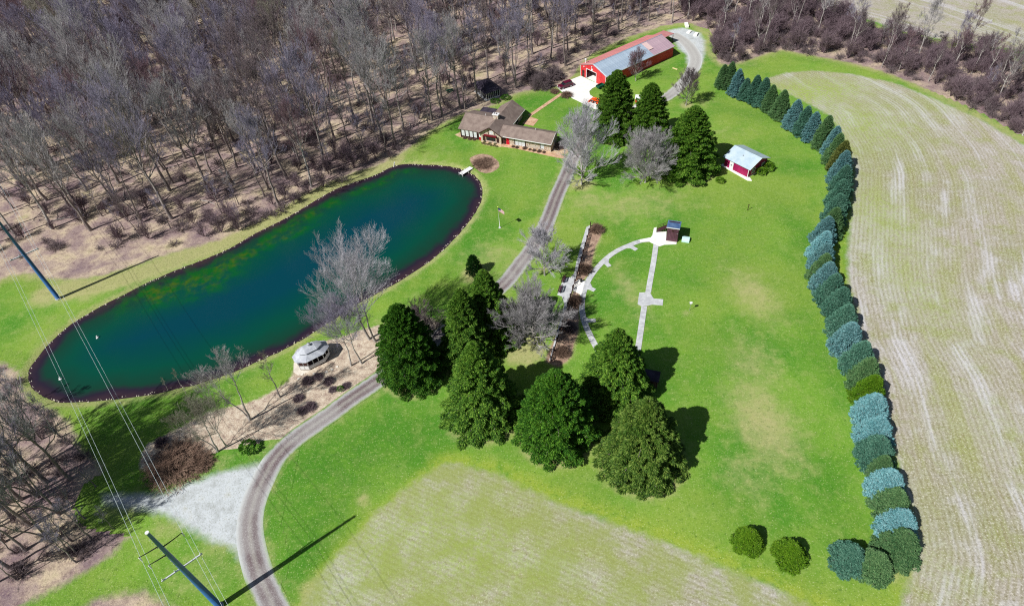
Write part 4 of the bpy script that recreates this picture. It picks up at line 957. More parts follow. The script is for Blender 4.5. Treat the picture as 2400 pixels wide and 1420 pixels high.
# stones along the water's edge
rr = np.random.default_rng(3)
V, F = [], []; L = np.asarray(POND); seg = np.r_[0, np.cumsum(np.hypot(*np.diff(L, axis=0).T))]
base = np.array([(-1, -1, -1), (1, -1, -1), (1, 1, -1), (-1, 1, -1), (-.6, -.7, 1), (.7, -.6, 1), (.6, .7, 1), (-.7, .6, 1)], float)
qf = np.array(((4, 5, 6, 7), (0, 1, 5, 4), (1, 2, 6, 5), (2, 3, 7, 6), (3, 0, 4, 7)))
n_st = 420; s = rr.uniform(0, seg[-1], n_st); C = np.c_[np.interp(s, seg, L[:, 0]), np.interp(s, seg, L[:, 1])] + rr.normal(0, .16, (n_st, 2))
sz = rr.uniform(.04, .13, n_st); an = rr.uniform(0, 6.28, n_st)
for i in range(n_st):
    b = base * sz[i] * np.array((1.3, 1, .6)); ca, sa = math.cos(an[i]), math.sin(an[i])
    V.append(np.c_[b[:, 0] * ca - b[:, 1] * sa + C[i, 0], b[:, 0] * sa + b[:, 1] * ca + C[i, 1], b[:, 2] - .27 + rr.uniform(0, .05)]); F.append(qf + i * 8)
MAT['stone'] = m_stone('bank_stone', [srgb(96, 88, 80), srgb(130, 122, 110), srgb(80, 70, 68)], 1.2)
tag(link('bank_stones', np_mesh('bank_stones', np.concatenate(V), np.concatenate(F), [MAT['stone']])), 'small pale stones lining the edge of the pond', 'stones', kind='stuff')
# stepping stones from the gazebo through the leaf bed
for i, (x, y) in enumerate([(-40.31, 79.85), (-39.06, 79.09), (-38.06, 79.80), (-37.38, 78.50), (-36.69, 79.24), (-35.75, 79.95), (-34.78, 80.46), (-39.42, 78.32), (-40.78, 78.88), (-33.88, 80.98), (-38.43, 78.11), (-35.89, 78.13)]):
    rr2 = random.Random(i); pts = [(.28 * math.cos(a) * rr2.uniform(.8, 1.2), .24 * math.sin(a) * rr2.uniform(.8, 1.2)) for a in [math.pi * j / 4 for j in range(8)]]
    o = MB().prism(pts, 0, .09).build('stepping_stone', m_pale if i else plain('pale_limestone', srgb(226, 220, 206), .9, .1)); m_pale = o.data.materials[0]
    o.location = (x, y, .03); tag(o, 'flat pale stepping stone in the leaf bed below the gazebo', 'stone', 'stepping stones by the gazebo')

# ---------------------------------------------------------------- vehicles and yard things
MAT['car_paint'] = plain('maroon_car_paint', srgb(92, 10, 44), .25, .04, spec=.5)
MAT['car_glass'] = plain('car_glass', (.015, .015, .02), .05, .0, spec=.6)
cr = thing('parked_suv', 'maroon SUV parked on the white concrete beside the brown bushes', 'car', (*(21.59, 183.53), .07), R(205))
def car_body(prof, w, name, mat, parent, inset=.0):
    m = MB(); n = len(prof); ys = [-w / 2, -w / 2 + .08, w / 2 - .08, w / 2]; k = [1 - .0, 1, 1, 1]
    i0 = len(m.v)
    for j, y in enumerate(ys):
        for x, z in prof: m.v.append((x * (.985 if j in (0, 3) else 1), y * (1 - inset * max(0, z - .9)), z - (.05 if j in (0, 3) and z > .6 else 0)))
    for j in range(3):
        for q in range(n): m.f.append((i0 + j * n + q, i0 + j * n + (q + 1) % n, i0 + (j + 1) * n + (q + 1) % n, i0 + (j + 1) * n + q))
    m.f.append(tuple(i0 + q for q in range(n))[::-1]); m.f.append(tuple(i0 + 3 * n + q for q in range(n)))
    return m.build(name, mat, parent)
body = car_body([(-2.25, .35), (2.3, .35), (2.35, .75), (2.2, .98), (1.15, 1.08), (-2.2, 1.1), (-2.3, .7)], 1.85, 'body', MAT['car_paint'], cr)
car_body([(-2.15, 1.1), (1.1, 1.08), (.45, 1.62), (-1.95, 1.66)], 1.7, 'cabin', MAT['car_glass'], cr, .12)
MB().box(-1.95, .5, -.72, .72, 1.63, 1.7).build('roof', MAT['car_paint'], cr, bevel=.04)
for x in (.48, -.55, -1.5):
    for y in (-.8, .8): MB().beam((x, y, 1.08), (x - (.5 if x > 0 else .0) * 1, y * .92, 1.66), .09, .06).build('pillar', MAT['car_paint'], cr)
for x in (1.4, -1.4):
    for y in (-.88, .88):
        w = MB().tube([(x, y - .1, .36), (x, y + .1, .36)], .36, 16).build('wheel', MAT['black'], cr); MB().tube([(x, y + (.11 if y > 0 else -.11), .36), (x, y + (.115 if y > 0 else -.115), .36)], .21, 12).build('rim', MAT['steel'], w)
for y in (-.65, .65):
    MB().box(2.26, 2.345, y - .2, y + .2, .72, .9).build('headlight', MAT['white'], cr); MB().box(-2.3, -2.25, y - .14, y + .14, .8, 1.05).build('tail_light', MAT['red'], cr)
MB().box(2.3, 2.4, -.85, .85, .38, .6).build('bumper', MAT['steel'], cr); MB().box(-2.36, -2.26, -.85, .85, .38, .6).build('bumper', MAT['steel'], cr)
# orange compact tractor with loader
MAT['orange'] = plain('orange_paint', srgb(226, 82, 18), .4, .06)
tr = thing('compact_tractor', 'orange compact tractor on the concrete half behind the spruce', 'tractor', (*(29.33, 172.08), .07), R(140))
MB().box(.1, 1.5, -.35, .35, .7, 1.25).build('hood', MAT['orange'], tr, bevel=.08); MB().box(-.9, .1, -.45, .45, .55, .95).build('chassis', MAT['orange'], tr, bevel=.05)
for y in (-.62, .62):
    MB().box(-1.0, .0, y - .2, y + .2, 1.15, 1.22).build('fender', MAT['orange'], tr, bevel=.03)
    w = MB().tube([(-.55, y - .17, .6), (-.55, y + .17, .6)], .6, 16).build('rear_wheel', MAT['black'], tr); MB().tube([(-.55, y - .175, .6), (-.55, y + .175, .6)], .3, 12).build('rim', MAT['orange'], w)
    w = MB().tube([(1.15, y * .85 - .11, .38), (1.15, y * .85 + .11, .38)], .38, 14).build('front_wheel', MAT['black'], tr); MB().tube([(1.15, y * .85 - .115, .38), (1.15, y * .85 + .115, .38)], .18, 10).build('rim', MAT['orange'], w)
    MB().beam((.2, y * .75, 1.35), (1.6, y * .75, 1.3), .09, .14).beam((1.6, y * .75, 1.3), (2.3, y * .75, .35), .09, .14).build('loader_arm', MAT['orange'], tr)
MB().extr([(2.25, .1), (2.8, .1), (2.3, .3), (2.2, .65)], -.75, .75, 'y').build('bucket', MAT['orange'], tr)
MB().box(-.75, -.3, -.25, .25, .95, 1.1).box(-.85, -.72, -.25, .25, 1.05, 1.55).build('seat', MAT['black'], tr)
MB().beam((-.95, -.45, 1.1), (-.95, -.45, 2.2), .06, .06).beam((-.95, .45, 1.1), (-.95, .45, 2.2), .06, .06).beam((-.95, -.45, 2.2), (-.95, .45, 2.2), .06, .06).build('roll_bar', MAT['black'], tr)
MB().tube([(.0, 0, 1.25), (-.2, 0, 1.4)], .03, 6).tube([(-.2, 0, 1.38), (-.22, 0, 1.42)], .2, 12).build('steering_wheel', MAT['black'], tr)
# green dump trailer by the barn corner
MAT['green_metal'] = plain('dark_green_paint', srgb(12, 84, 62), .5, .1)
gt = thing('utility_trailer', 'small dark green utility trailer at the corner of the barn', 'trailer', (*(31.74, 181.09), .02), R(33))
MB().box(-1.2, 1.2, -.75, .75, .5, .58).build('bed', MAT['green_metal'], gt)
for a in ((-1.2, 1.2, -.75, -.7), (-1.2, 1.2, .7, .75)): MB().box(*a, .58, 1.05).build('side_board', MAT['green_metal'], gt)
for a in ((-1.2, -1.15, -.7, .7), (1.15, 1.2, -.7, .7)): MB().box(*a, .58, 1.05).build('end_board', MAT['green_metal'], gt)
for y in (-.85, .85): MB().tube([(0, y - .09, .3), (0, y + .09, .3)], .3, 14).build('wheel', MAT['black'], gt)
MB().beam((1.2, 0, .5), (2.1, 0, .45), .08, .08).build('drawbar', MAT['black'], gt)
# red playhouse with white lattice roof
ph = thing('playhouse', 'small red playhouse with white lattice roof behind the spruces', 'playhouse', (*(41.10, 171.22), 0), R(-20))
MB().box(-.75, .75, -.75, .75, 0, 1.15).build('wall', MAT['red'], ph)
pr = gable_slab(MB(), -.9, .9, -.95, .95, 1.15, 1.95, 0, 'x', .07).build('roof', MAT['white'], ph)
for x in (-.42, .42):
    for t0, t1 in ((.1, .45), (.55, .9)):
        y0, z0 = -.95 + .95 * t0, 1.15 + .8 * t0; y1, z1 = -.95 + .95 * t1, 1.15 + .8 * t1
        MB().extr([(y0, z0 + .07), (y1, z1 + .07), (y1, z1 + .09), (y0, z0 + .09)], x - .28, x + .28).build('roof_pane', MAT['steel'], pr)
MB().box(-.3, .3, -.79, -.752, .1, .95).build('door', MAT['white'], ph); MB().tube([(.6, .3, 1.3), (.6, .3, 2.3)], .09, 8).build('stack', MAT['white'], ph)
# white garden chairs
def chair(loc, rz, label):
    t = thing('garden_chair', label, 'chair', (*loc, 0), rz, 'white garden chairs behind the spruces')
    MB().box(-.3, .3, -.3, .3, .4, .46).build('seat', MAT['white'], t, bevel=.02); MB().extr([(.26, .46), (.32, .46), (.44, 1.05), (.39, 1.05)], -.3, .3, 'x').build('backrest', MAT['white'], t)
    for x in (-.27, .27):
        for y in (-.27, .27): MB().box(x - .025, x + .025, y - .025, y + .025, 0, .4).build('leg', MAT['white'], t)
        MB().box(x - .04, x + .04, -.3, .34, .64, .68).build('armrest', MAT['white'], t)
chair((39.63, 167.48), .4, 'white garden chair behind the spruces, nearer the orange tractor')
chair((40.59, 166.82), 1.6, 'white garden chair behind the spruces, nearer the playhouse')
# green picnic table in the wood
pt = thing('picnic_table', 'green picnic table under the trees beside the pavilion', 'picnic table', (*(-13.26, 187.00), 0), R(20))
for i in range(5): MB().box(-1.1, 1.1, -.4 + i * .16, -.26 + i * .16, .72, .77).build('top_plank', MAT['green_metal'], pt)
for y in (-.75, .75): MB().box(-1.1, 1.1, y - .14, y + .14, .42, .47).build('seat_plank', MAT['green_metal'], pt)
for x in (-.75, .75):
    MB().beam((x, -.65, 0), (x, -.2, .72), .08, .08).beam((x, .65, 0), (x, .2, .72), .08, .08).beam((x + .081, -.75, .38), (x + .081, .75, .38), .08, .08).build('trestle', MAT['dark_wood'], pt)
# lone posts on the lawn
lp = thing('target_post', 'thin dark wooden post alone on the lawn above the skeet house', 'post', (*(55.29, 117.17), 0))
MB().beam((0, 0, 0), (.05, .02, 1.5), .1, .1).build('shaft', MAT['dark_wood'], lp); MB().box(-.12, .2, -.06, .1, 1.5, 1.56).build('cap', MAT['dark_wood'], lp)
bh = thing('birdhouse_pole', 'white birdhouse on a thin pole over a bare patch of lawn', 'birdhouse', (*(34.44, 87.53), 0))
MB().tube([(0, 0, 0), (0, 0, 1.9)], .04, 6).build('pole', MAT['steel'], bh); MB().box(-.18, .18, -.16, .16, 1.9, 2.25).build('box', MAT['white'], bh); MB().extr([(-.24, 2.22), (.24, 2.22), (0, 2.45)], -.24, .24, 'x').build('roof', MAT['white'], bh)
# white blocks on the gravel behind the barn
for (x, y), s_, l in (((67.13, 219.38), 1.5, 'large white block on the bare ground behind the barn'), ((66.67, 214.14), .9, 'small pale block between the large white block and the gravel'), ((68.31, 211.71), 1.1, 'pale flat slab at the edge of the gravel behind the barn')):
    o = MB().prism([(-s_, -.5), (s_, -.6), (s_ * 1.05, .5), (-s_ * .9, .6)], 0, .5 * s_).build('pale_block', MAT['conc_white'], bevel=.06); o.location = (x, y, 0); o.rotation_euler.z = s_; tag(o, l, 'block')
# pale plank in the grass by the barn
o = MB().box(-.9, .9, -.22, .22, 0, .12).build('pale_board', plain('fresh_pale_wood', srgb(226, 206, 150), .8, .1)); o.location = (*(55.96, 189.14), .0); o.rotation_euler.z = R(-50); tag(o, 'pale plank lying on the grass beside the barn', 'plank')
# low stone kerb round the end of the fence bed

# ---------------------------------------------------------------- plant meshes
def tubes(P, Rr, sides):
    """P (n,k,3) polylines, Rr (n,k) radii -> verts, quads"""
    n, k, _ = P.shape
    T = np.gradient(P, axis=1); T /= np.linalg.norm(T, axis=2, keepdims=True) + 1e-9
    up = np.where(np.abs(T[..., 2:3]) < .9, np.array((0, 0, 1.)), np.array((1., 0, 0)))
    A = np.cross(T, up); A /= np.linalg.norm(A, axis=2, keepdims=True) + 1e-9; B = np.cross(T, A)
    w = np.arange(sides) * 2 * np.pi / sides
    V = P[:, :, None, :] + Rr[:, :, None, None] * (np.cos(w)[:, None] * A[:, :, None, :] + np.sin(w)[:, None] * B[:, :, None, :])
    V = V.reshape(-1, 3)
    i = np.arange(n)[:, None, None] * k * sides + np.arange(k - 1)[None, :, None] * sides; j = np.arange(sides)[None, None, :]; j2 = (j + 1) % sides
    F = np.stack([i + j, i + j2, i + sides + j2, i + sides + j], -1).reshape(-1, 4)
    return V, F
def cat(parts):
    V, F, o = [], [], 0
    for v, f in parts: V.append(v); F.append(f + o); o += len(v)
    return np.concatenate(V), np.concatenate(F)

def kids(rng, P, Rr, n, lo, hi, ang, lenf, upb, curve, k=4, rmin=.012, rf=.6):
    """n children on every parent polyline"""
    N, kp, _ = P.shape; L = np.linalg.norm(np.diff(P, axis=1), axis=2).sum(1)
    t = np.sort(rng.uniform(lo, hi, (N, n)), 1); x = t * (kp - 1); i = np.minimum(x.astype(int), kp - 2); f = (x - i)[..., None]
    ii = np.arange(N)[:, None]
    p = P[ii, i] * (1 - f) + P[ii, i + 1] * f; T = P[ii, i + 1] - P[ii, i]; T /= np.linalg.norm(T, axis=2, keepdims=True) + 1e-9
    r0 = (Rr[ii, i] * (1 - f[..., 0]) + Rr[ii, i + 1] * f[..., 0]) * rf
    q = rng.normal(size=(N, n, 3)); q -= (q * T).sum(2, keepdims=True) * T; q /= np.linalg.norm(q, axis=2, keepdims=True) + 1e-9
    a = np.radians(rng.uniform(ang[0], ang[1], (N, n)))[..., None]
    D = np.cos(a) * T + np.sin(a) * q; D[..., 2] += upb; D /= np.linalg.norm(D, axis=2, keepdims=True)
    ln = (L[:, None] * rng.uniform(lenf[0], lenf[1], (N, n)) * (1.15 - .55 * t))[..., None, None]
    s = np.linspace(0, 1, k)[None, None, :, None]
    C = p[:, :, None, :] + D[:, :, None, :] * s * ln
    C[..., 2] += (curve * s * s * ln)[..., 0]
    C[:, :, 1:, :] += rng.normal(0, .022, (N, n, k - 1, 3)) * ln
    rr = np.maximum(r0, rmin)[..., None] * np.linspace(1, .35, k)
    return C.reshape(N * n, k, 3), np.maximum(rr, rmin * .7).reshape(N * n, k)

def bare_tree(seed, H, cb, spread, nl=(13, 7, 6, 5), up=.35, fork=1, r0=None, tw=.014, a1=(30, 60), top=.86, a2=(18, 45), ub=.35):
    rng = np.random.default_rng(seed); k = 9
    r0 = r0 or H * .0135; S = []; Rd = []
    for f in range(fork):
        z = np.linspace(0, H * top * (1 if f == 0 else rng.uniform(.8, .95)), k)
        lean = rng.normal(0, .035 if fork == 1 else .16, 2) * H
        xy = np.outer((z / H) ** 1.3, lean) + np.r_[[[0, 0]], np.cumsum(rng.normal(0, .008 * H, (k - 1, 2)), 0)]
        S.append(np.c_[xy, z]); rad = r0 * (1 if f == 0 else .75) * (1 - (z / z[-1]) * .86); rad[0] *= 1.35; Rd.append(rad)
    P0 = np.stack(S); R0 = np.stack(Rd)
    n1 = nl[0] // fork if fork > 1 else nl[0]
    # limbs: their reach follows a rounded crown
    N = fork; t = np.sort(np.concatenate([rng.uniform(cb, 1, (N, n1 - 2)), np.full((N, 2), .995)], 1), 1); x = t * (k - 1); i = np.minimum(x.astype(int), k - 2); f = (x - i)[..., None]; ii = np.arange(N)[:, None]
    p = P0[ii, i] * (1 - f) + P0[ii, i + 1] * f; rl = (R0[ii, i] * (1 - f[..., 0]) + R0[ii, i + 1] * f[..., 0]) * .72
    az = np.arange(n1)[None] * 2.4 + rng.uniform(0, .9, (N, n1)) + np.arange(N)[:, None]
    u = (t - cb) / (1 - cb); el = np.radians(90 - rng.uniform(a1[0], a1[1], (N, n1)) * (1.1 - .75 * u))
    D = np.stack([np.cos(az) * np.cos(el), np.sin(az) * np.cos(el), np.sin(el)], -1)
    ln = spread * H * (.35 + .75 * np.sin(np.pi * np.clip(.18 + .62 * (1 - u), 0, 1))) * rng.uniform(.75, 1.15, (N, n1)); ln = ln[..., None, None]
    kk = 6; s = np.linspace(0, 1, kk)[None, None, :, None]
    C = p[:, :, None, :] + D[:, :, None, :] * s * ln; C[..., 2] += (up * s * s * ln)[..., 0] * .5; C[:, :, 1:, :] += rng.normal(0, .03, (N, n1, kk - 1, 3)) * ln
    P1 = C.reshape(-1, kk, 3); R1 = (np.maximum(rl, .035)[..., None] * np.linspace(1, .3, kk)).reshape(-1, kk)
    P2, R2 = kids(rng, P1, R1, nl[1], .2, .98, a2, (.35, .6), ub, .12, 5, tw * 1.5)
    P3, R3 = kids(rng, P2, R2, nl[2], .2, 1., a2, (.4, .65), ub, .1, 4, tw * 1.15)
    P4, R4 = kids(rng, P3, R3, nl[3], .2, 1., a2, (.45, .8), ub * .8, .05, 3, tw)
    trunk = cat([tubes(P0, R0, 9), tubes(P1, R1, 5)])
    crown = cat([tubes(P2, R2, 4), tubes(P3, R3, 3), tubes(P4, R4, 3)])
    return trunk, crown

def kites(p, d, side, ln, wd, drop):
    """leaf sprays: p base, d direction, side vector; bent kite quads"""
    n = len(p); a = p; m = p + d * (ln * .45)[:, None]; t = p + d * ln[:, None]; t[:, 2] -= drop
    V = np.stack([a, m + side * wd[:, None], t, m - side * wd[:, None]], 1).reshape(-1, 3)
    return V, np.arange(n * 4).reshape(n, 4)

def conifer(seed, H, R_, prof, nb, per, size, droop=.35, rise=.25, z0=.3, hang=.5, flat=1.0, lead=.0, lump=.028):
    rng = np.random.default_rng(seed)
    t = ((np.arange(nb) + rng.uniform(0, 1, nb)) / nb) ** 1.05; z = z0 + (H * .97 - z0) * t
    L = R_ * prof(t) * rng.uniform(.84, 1.1, nb) + .12; az = np.arange(nb) * 2.39996 + rng.normal(0, .16, nb)
    # clumped outline
    L *= 1 + lump * (np.sin(az * 3 + z * 1.3 + seed) + .7 * np.sin(az * 5 - z * 2.1))
    m = np.maximum((per * (.35 + .65 * L / R_)).astype(int), 5); bi = np.repeat(np.arange(nb), m); n = len(bi)
    s = rng.uniform(.22, 1.0, n) ** .75
    l = L[bi]; a = az[bi]; up = (rise * (.3 + 1.2 * t))[bi]; dr = (droop * (1 - .75 * t) * np.clip(.35 + 5 * t, 0, 1))[bi]
    out = np.stack([np.cos(a), np.sin(a), np.zeros(n)], 1); lat = np.stack([-np.sin(a), np.cos(a), np.zeros(n)], 1)
    w = .26 * l * np.sqrt(np.clip(1 - s, 0, 1)) * np.clip(s * 2.5, 0, 1) + .10
    q = rng.uniform(-1, 1, n)
    c = out * (s * l)[:, None] + lat * (q * w)[:, None]
    zz = z[bi] + l * (up * s - dr * s ** 2 + .10 * np.clip(s - .75, 0, 1)) - .05 * np.abs(q) * l + rng.normal(0, .05, n)
    p = np.c_[c[:, :2], np.maximum(zz, .05)]
    d = out * (.75 - .2 * np.abs(q))[:, None] + lat * (q * .75)[:, None]; d[:, 2] = up * .6 - dr * s * 1.2 + rng.normal(.08, .12, n); d += rng.normal(0, .10, (n, 3)); d /= np.linalg.norm(d, axis=1, keepdims=True)
    sd_ = np.cross(d, np.array((0, 0, 1.)) + rng.normal(0, .45 * flat, (n, 3))); sd_ /= np.linalg.norm(sd_, axis=1, keepdims=True) + 1e-9
    ln = size * rng.uniform(.7, 1.35, n); wd = ln * rng.uniform(.10, .18, n)
    parts = [kites(p, d, sd_, ln, wd, ln * .15)]
    tone = [np.repeat(rng.uniform(0, 1, n), 4)]
    h = rng.uniform(0, 1, n) < hang          # hanging twigs below the sprays
    ph = p[h]; dh = d[h] * .35 + np.array((0, 0, -.9)) + rng.normal(0, .25, (h.sum(), 3)); dh /= np.linalg.norm(dh, axis=1, keepdims=True)
    sh_ = np.cross(dh, rng.normal(size=(h.sum(), 3))); sh_ /= np.linalg.norm(sh_, axis=1, keepdims=True) + 1e-9
    parts.append(kites(ph, dh, sh_, ln[h] * .9, wd[h] * .9, ln[h] * 0)); tone.append(np.repeat(rng.uniform(0, .8, h.sum()), 4))
    # upright shoots along the tops of the boughs
    g = rng.uniform(0, 1, n) < lead
    if g.any():
        pg = p[g]; dg = d[g] * .6 + np.array((0, 0, .9)) + rng.normal(0, .3, (g.sum(), 3)); dg /= np.linalg.norm(dg, axis=1, keepdims=True)
        sg = np.cross(dg, rng.normal(size=(g.sum(), 3))); sg /= np.linalg.norm(sg, axis=1, keepdims=True) + 1e-9
        parts.append(kites(pg, dg, sg, ln[g], wd[g], ln[g] * 0)); tone.append(np.repeat(rng.uniform(.2, 1, g.sum()), 4))
    # tip
    nt = 14; pt_ = np.c_[rng.normal(0, .08, (nt, 2)), H * .97 - rng.uniform(0, .8, nt)]; dt = np.c_[rng.normal(0, .35, (nt, 2)), np.ones(nt)]; dt /= np.linalg.norm(dt, axis=1, keepdims=True)
    st_ = np.cross(dt, rng.normal(size=(nt, 3))); st_ /= np.linalg.norm(st_, axis=1, keepdims=True)
    parts.append(kites(pt_, dt, st_, np.full(nt, size), np.full(nt, size * .2), np.zeros(nt))); tone.append(np.repeat(rng.uniform(0, 1, nt), 4))
    # boughs
    kk = 5; ss = np.linspace(0, .9, kk)
    BP = np.stack([np.cos(az)[:, None] * ss * L[:, None], np.sin(az)[:, None] * ss * L[:, None], z[:, None] + L[:, None] * ((rise * (.3 + 1.2 * t))[:, None] * ss - (droop * (1 - .75 * t) * np.clip(.35 + 5 * t, 0, 1))[:, None] * ss ** 2)], -1)
    BP[..., 2] = np.maximum(BP[..., 2], .04)
    BR = (.012 + .012 * L / R_)[:, None] * R_ * .5 * np.linspace(1, .3, kk)
    TP = np.stack([np.c_[np.zeros(8), np.zeros(8), np.linspace(0, H * .98, 8)]]); TR = np.stack([np.linspace(H * .02, .02, 8)])
    return cat([tubes(TP, TR, 9), tubes(BP, BR, 3)]), cat(parts), np.concatenate(tone)

def twig_shrub(seed, r, h, n1=60, n2=9, tw=.012, n3=0, emin=.12):
    rng = np.random.default_rng(seed); k = 4
    az = rng.uniform(0, 6.283, n1); el = np.arcsin(rng.uniform(emin, 1, n1))
    D = np.stack([np.cos(az) * np.cos(el), np.sin(az) * np.cos(el), np.sin(el)], -1) * np.array((r, r, h)) * rng.uniform(.75, 1.05, n1)[:, None]
    s = np.linspace(0, 1, k)[None, :, None]; P = D[:, None, :] * s; P[:, 1:, :] += rng.normal(0, .05 * r, (n1, k - 1, 3)); P[..., 2] = np.maximum(P[..., 2], 0.02)
    R1 = np.tile(np.linspace(tw * 1.8, tw, k), (n1, 1))
    P2, R2 = kids(rng, P, R1, n2, .3, 1, (15, 55), (.25, .5), .1, .0, 3, tw)
    parts = [tubes(P, R1, 3), tubes(P2, R2, 3)]
    if n3: P3, R3 = kids(rng, P2, R2, n3, .2, 1, (15, 60), (.4, .7), .1, .0, 2, tw); parts.append(tubes(P3, R3, 3))
    V, F = cat(parts); V[:, 2] = np.maximum(V[:, 2], .01); return V, F

def leaf_ball(seed, r, h, n, size):
    rng = np.random.default_rng(seed)
    D = rng.normal(size=(n, 3)); D[:, 2] = np.abs(D[:, 2]) * .9 - .15; D /= np.linalg.norm(D, axis=1, keepdims=True)
    rad = rng.uniform(.75, 1.0, n) * (1 + .08 * np.sin(D[:, 0] * 9 + seed) + .08 * np.sin(D[:, 1] * 8) + .06 * np.sin(D[:, 2] * 11))
    p = D * rad[:, None] * np.array((r, r, h * .55)); p[:, 2] += h * .45; p[:, 2] = np.maximum(p[:, 2], .03)
    d = D + rng.normal(0, .5, (n, 3)); d /= np.linalg.norm(d, axis=1, keepdims=True); s = np.cross(d, rng.normal(size=(n, 3))); s /= np.linalg.norm(s, axis=1, keepdims=True)
    ln = size * rng.uniform(.6, 1.3, n); V, F = kites(p, d, s, ln, ln * .3, ln * .1)
    return V, F, np.repeat(rng.uniform(0, 1, n), 4)

# ---------------------------------------------------------------- plant materials
def m_needle(name, dark, mid, light, tip=.0):
    M = Mat(name); t = M.attr('tone'); n = M.noise(.5, 3, M.obj())
    f = M.math('ADD', M.math('MULTIPLY', t, .62), M.math('MULTIPLY', n, .42))
    k = M.ramp(f, [(.18, dark), (.5, mid), (.85, light)])
    o = M.rnd(); k = M.mix(M.math('MULTIPLY', o, .3), k, dark)
    M.out(k, .65)
    tr_ = M.n.new('ShaderNodeBsdfTranslucent'); M.l.new(k, tr_.inputs[0]); mx = M.n.new('ShaderNodeMixShader'); mx.inputs[0].default_value = .22
    M.l.new(M.b.outputs[0], mx.inputs[1]); M.l.new(tr_.outputs[0], mx.inputs[2]); M.l.new(mx.outputs[0], M.n['Material Output'].inputs[0])
    return M.m
MAT['spruce'] = m_needle('norway_spruce', srgb(22, 54, 12), srgb(68, 116, 28), srgb(146, 186, 70))
MAT['spruce2'] = m_needle('dark_spruce', srgb(16, 52, 10), srgb(56, 112, 24), srgb(124, 176, 56))
MAT['spruce3'] = m_needle('olive_spruce', srgb(28, 58, 14), srgb(80, 118, 36), srgb(158, 184, 84))
HEDGE = dict(blue=('blue spruce', m_needle('blue_spruce', srgb(58, 104, 106), srgb(102, 154, 156), srgb(160, 202, 204))),
             pale=('pale blue spruce', m_needle('pale_blue_spruce', srgb(78, 136, 142), srgb(122, 182, 188), srgb(178, 220, 222))),
             teal=('teal green spruce', m_needle('teal_spruce', srgb(40, 84, 70), srgb(80, 132, 110), srgb(132, 178, 154))),
             green=('plain green spruce', m_needle('green_spruce', srgb(48, 90, 54), srgb(90, 132, 82), srgb(142, 176, 118))),
             olive=('olive brown spruce', m_needle('olive_brown_spruce', srgb(60, 74, 32), srgb(100, 112, 52), srgb(146, 152, 84))),
             moss=('bright mossy green spruce', m_needle('mossy_spruce', srgb(52, 92, 10), srgb(92, 138, 20), srgb(136, 172, 46))))
def m_bark(name, a, b, rv=.3):
    M = Mat(name); n = M.noise(2.0, 4, M.map(M.obj(), (1, 1, .3))); k = M.mix(M.step(n, .3, .7), a, b)
    k = M.mix(M.math('MULTIPLY', M.rnd(), rv), k, tuple(x * .5 for x in a[:3]) + (1,)); return M.out(k, .9)
MAT['bark'] = m_bark('grey_bark', srgb(122, 110, 106), srgb(172, 162, 156))
MAT['bark2'] = m_bark('pale_bark', srgb(150, 144, 140), srgb(202, 196, 188))
TW = [m_bark('lilac_grey_twigs', srgb(134, 126, 146), srgb(172, 166, 186)), m_bark('brown_twigs', srgb(112, 98, 102), srgb(142, 128, 130)),
      m_bark('reddish_twigs', srgb(122, 96, 104), srgb(148, 122, 128)), m_bark('grey_twigs', srgb(160, 156, 158), srgb(196, 192, 192)), m_bark('olive_twigs', srgb(138, 134, 118), srgb(168, 164, 146))]
MAT['tw_white'] = m_bark('pale_silver_twigs', srgb(186, 182, 190), srgb(220, 216, 222))
MAT['tw_brown'] = m_bark('brown_shrub_twigs', srgb(122, 98, 84), srgb(156, 130, 112))
MAT['tw_purple'] = m_bark('purplish_brush_twigs', srgb(118, 98, 106), srgb(150, 132, 138))

def leafmesh(name, vf, mat): return np_mesh(name, vf[0], vf[1], [mat], dict(tone=vf[2]) if len(vf) > 2 else None)

def plant(name, label, cat_, loc, trunk_me, crown_me, rz=0., s=1., group=None, tm=None, cm=None, sz=None, parts=('trunk', 'crown')):
    t = thing(name, label, cat_, (*loc, 0), rz, group); t.scale = (s, s, sz or s)
    for nm, me, mt in ((parts[0], trunk_me, tm), (parts[1], crown_me, cm)):
        if me is None: continue
        o = link(nm, me, t)
        if mt: o.material_slots[0].link = 'OBJECT'; o.material_slots[0].material = mt
    return t

# ---------------------------------------------------------------- great spruces
cone = lambda t: np.clip(1 - t, 0, 1) ** .80 * np.clip(1.0 + t, 0, 1)
egg = lambda t: np.clip(1 - t ** 1.3, 0, 1) ** .72 * np.clip(.97 + t, 0, 1)
def mk_con(name, mat, *a, **k):
    tk, cr_, tone = conifer(*a, **k); return np_mesh(name + '_trunk', *tk, [MAT['bark']]), np_mesh(name + '_crown', *cr_, [mat], dict(tone=tone))
SP = [mk_con('spruce_a', MAT['spruce'], 11, 17, 6.3, cone, 260, 480, .36, droop=.40, rise=.30, hang=.45, lead=.18),
      mk_con('spruce_b', MAT['spruce'], 12, 16, 5.6, egg, 310, 400, .31, droop=.22, rise=.34, hang=.25, lead=.55),
      mk_con('spruce_c', MAT['spruce'], 13, 15.5, 7.0, cone, 210, 600, .40, droop=.34, rise=.26, hang=.45, lead=.15)]
def spruce(loc, h, r, kind, label, mat=None, rz=0.):
    H0, R0 = ((17, 6.3), (16, 5.6), (15.5, 7.0))[kind]
    return plant('spruce_tree', label, 'tree', loc, SP[kind][0], SP[kind][1], rz, r / R0, None, None, MAT[mat] if mat else None, h / H0)
spruce((18.53, 55.80), 16, 7.7, 2, 'broad olive green spruce nearest the camera at the lower field corner', 'spruce3', 1.0)
spruce((16.43, 69.38), 16.5, 7.2, 2, 'drooping green spruce shading the low skeet house', 'spruce', 3.0)
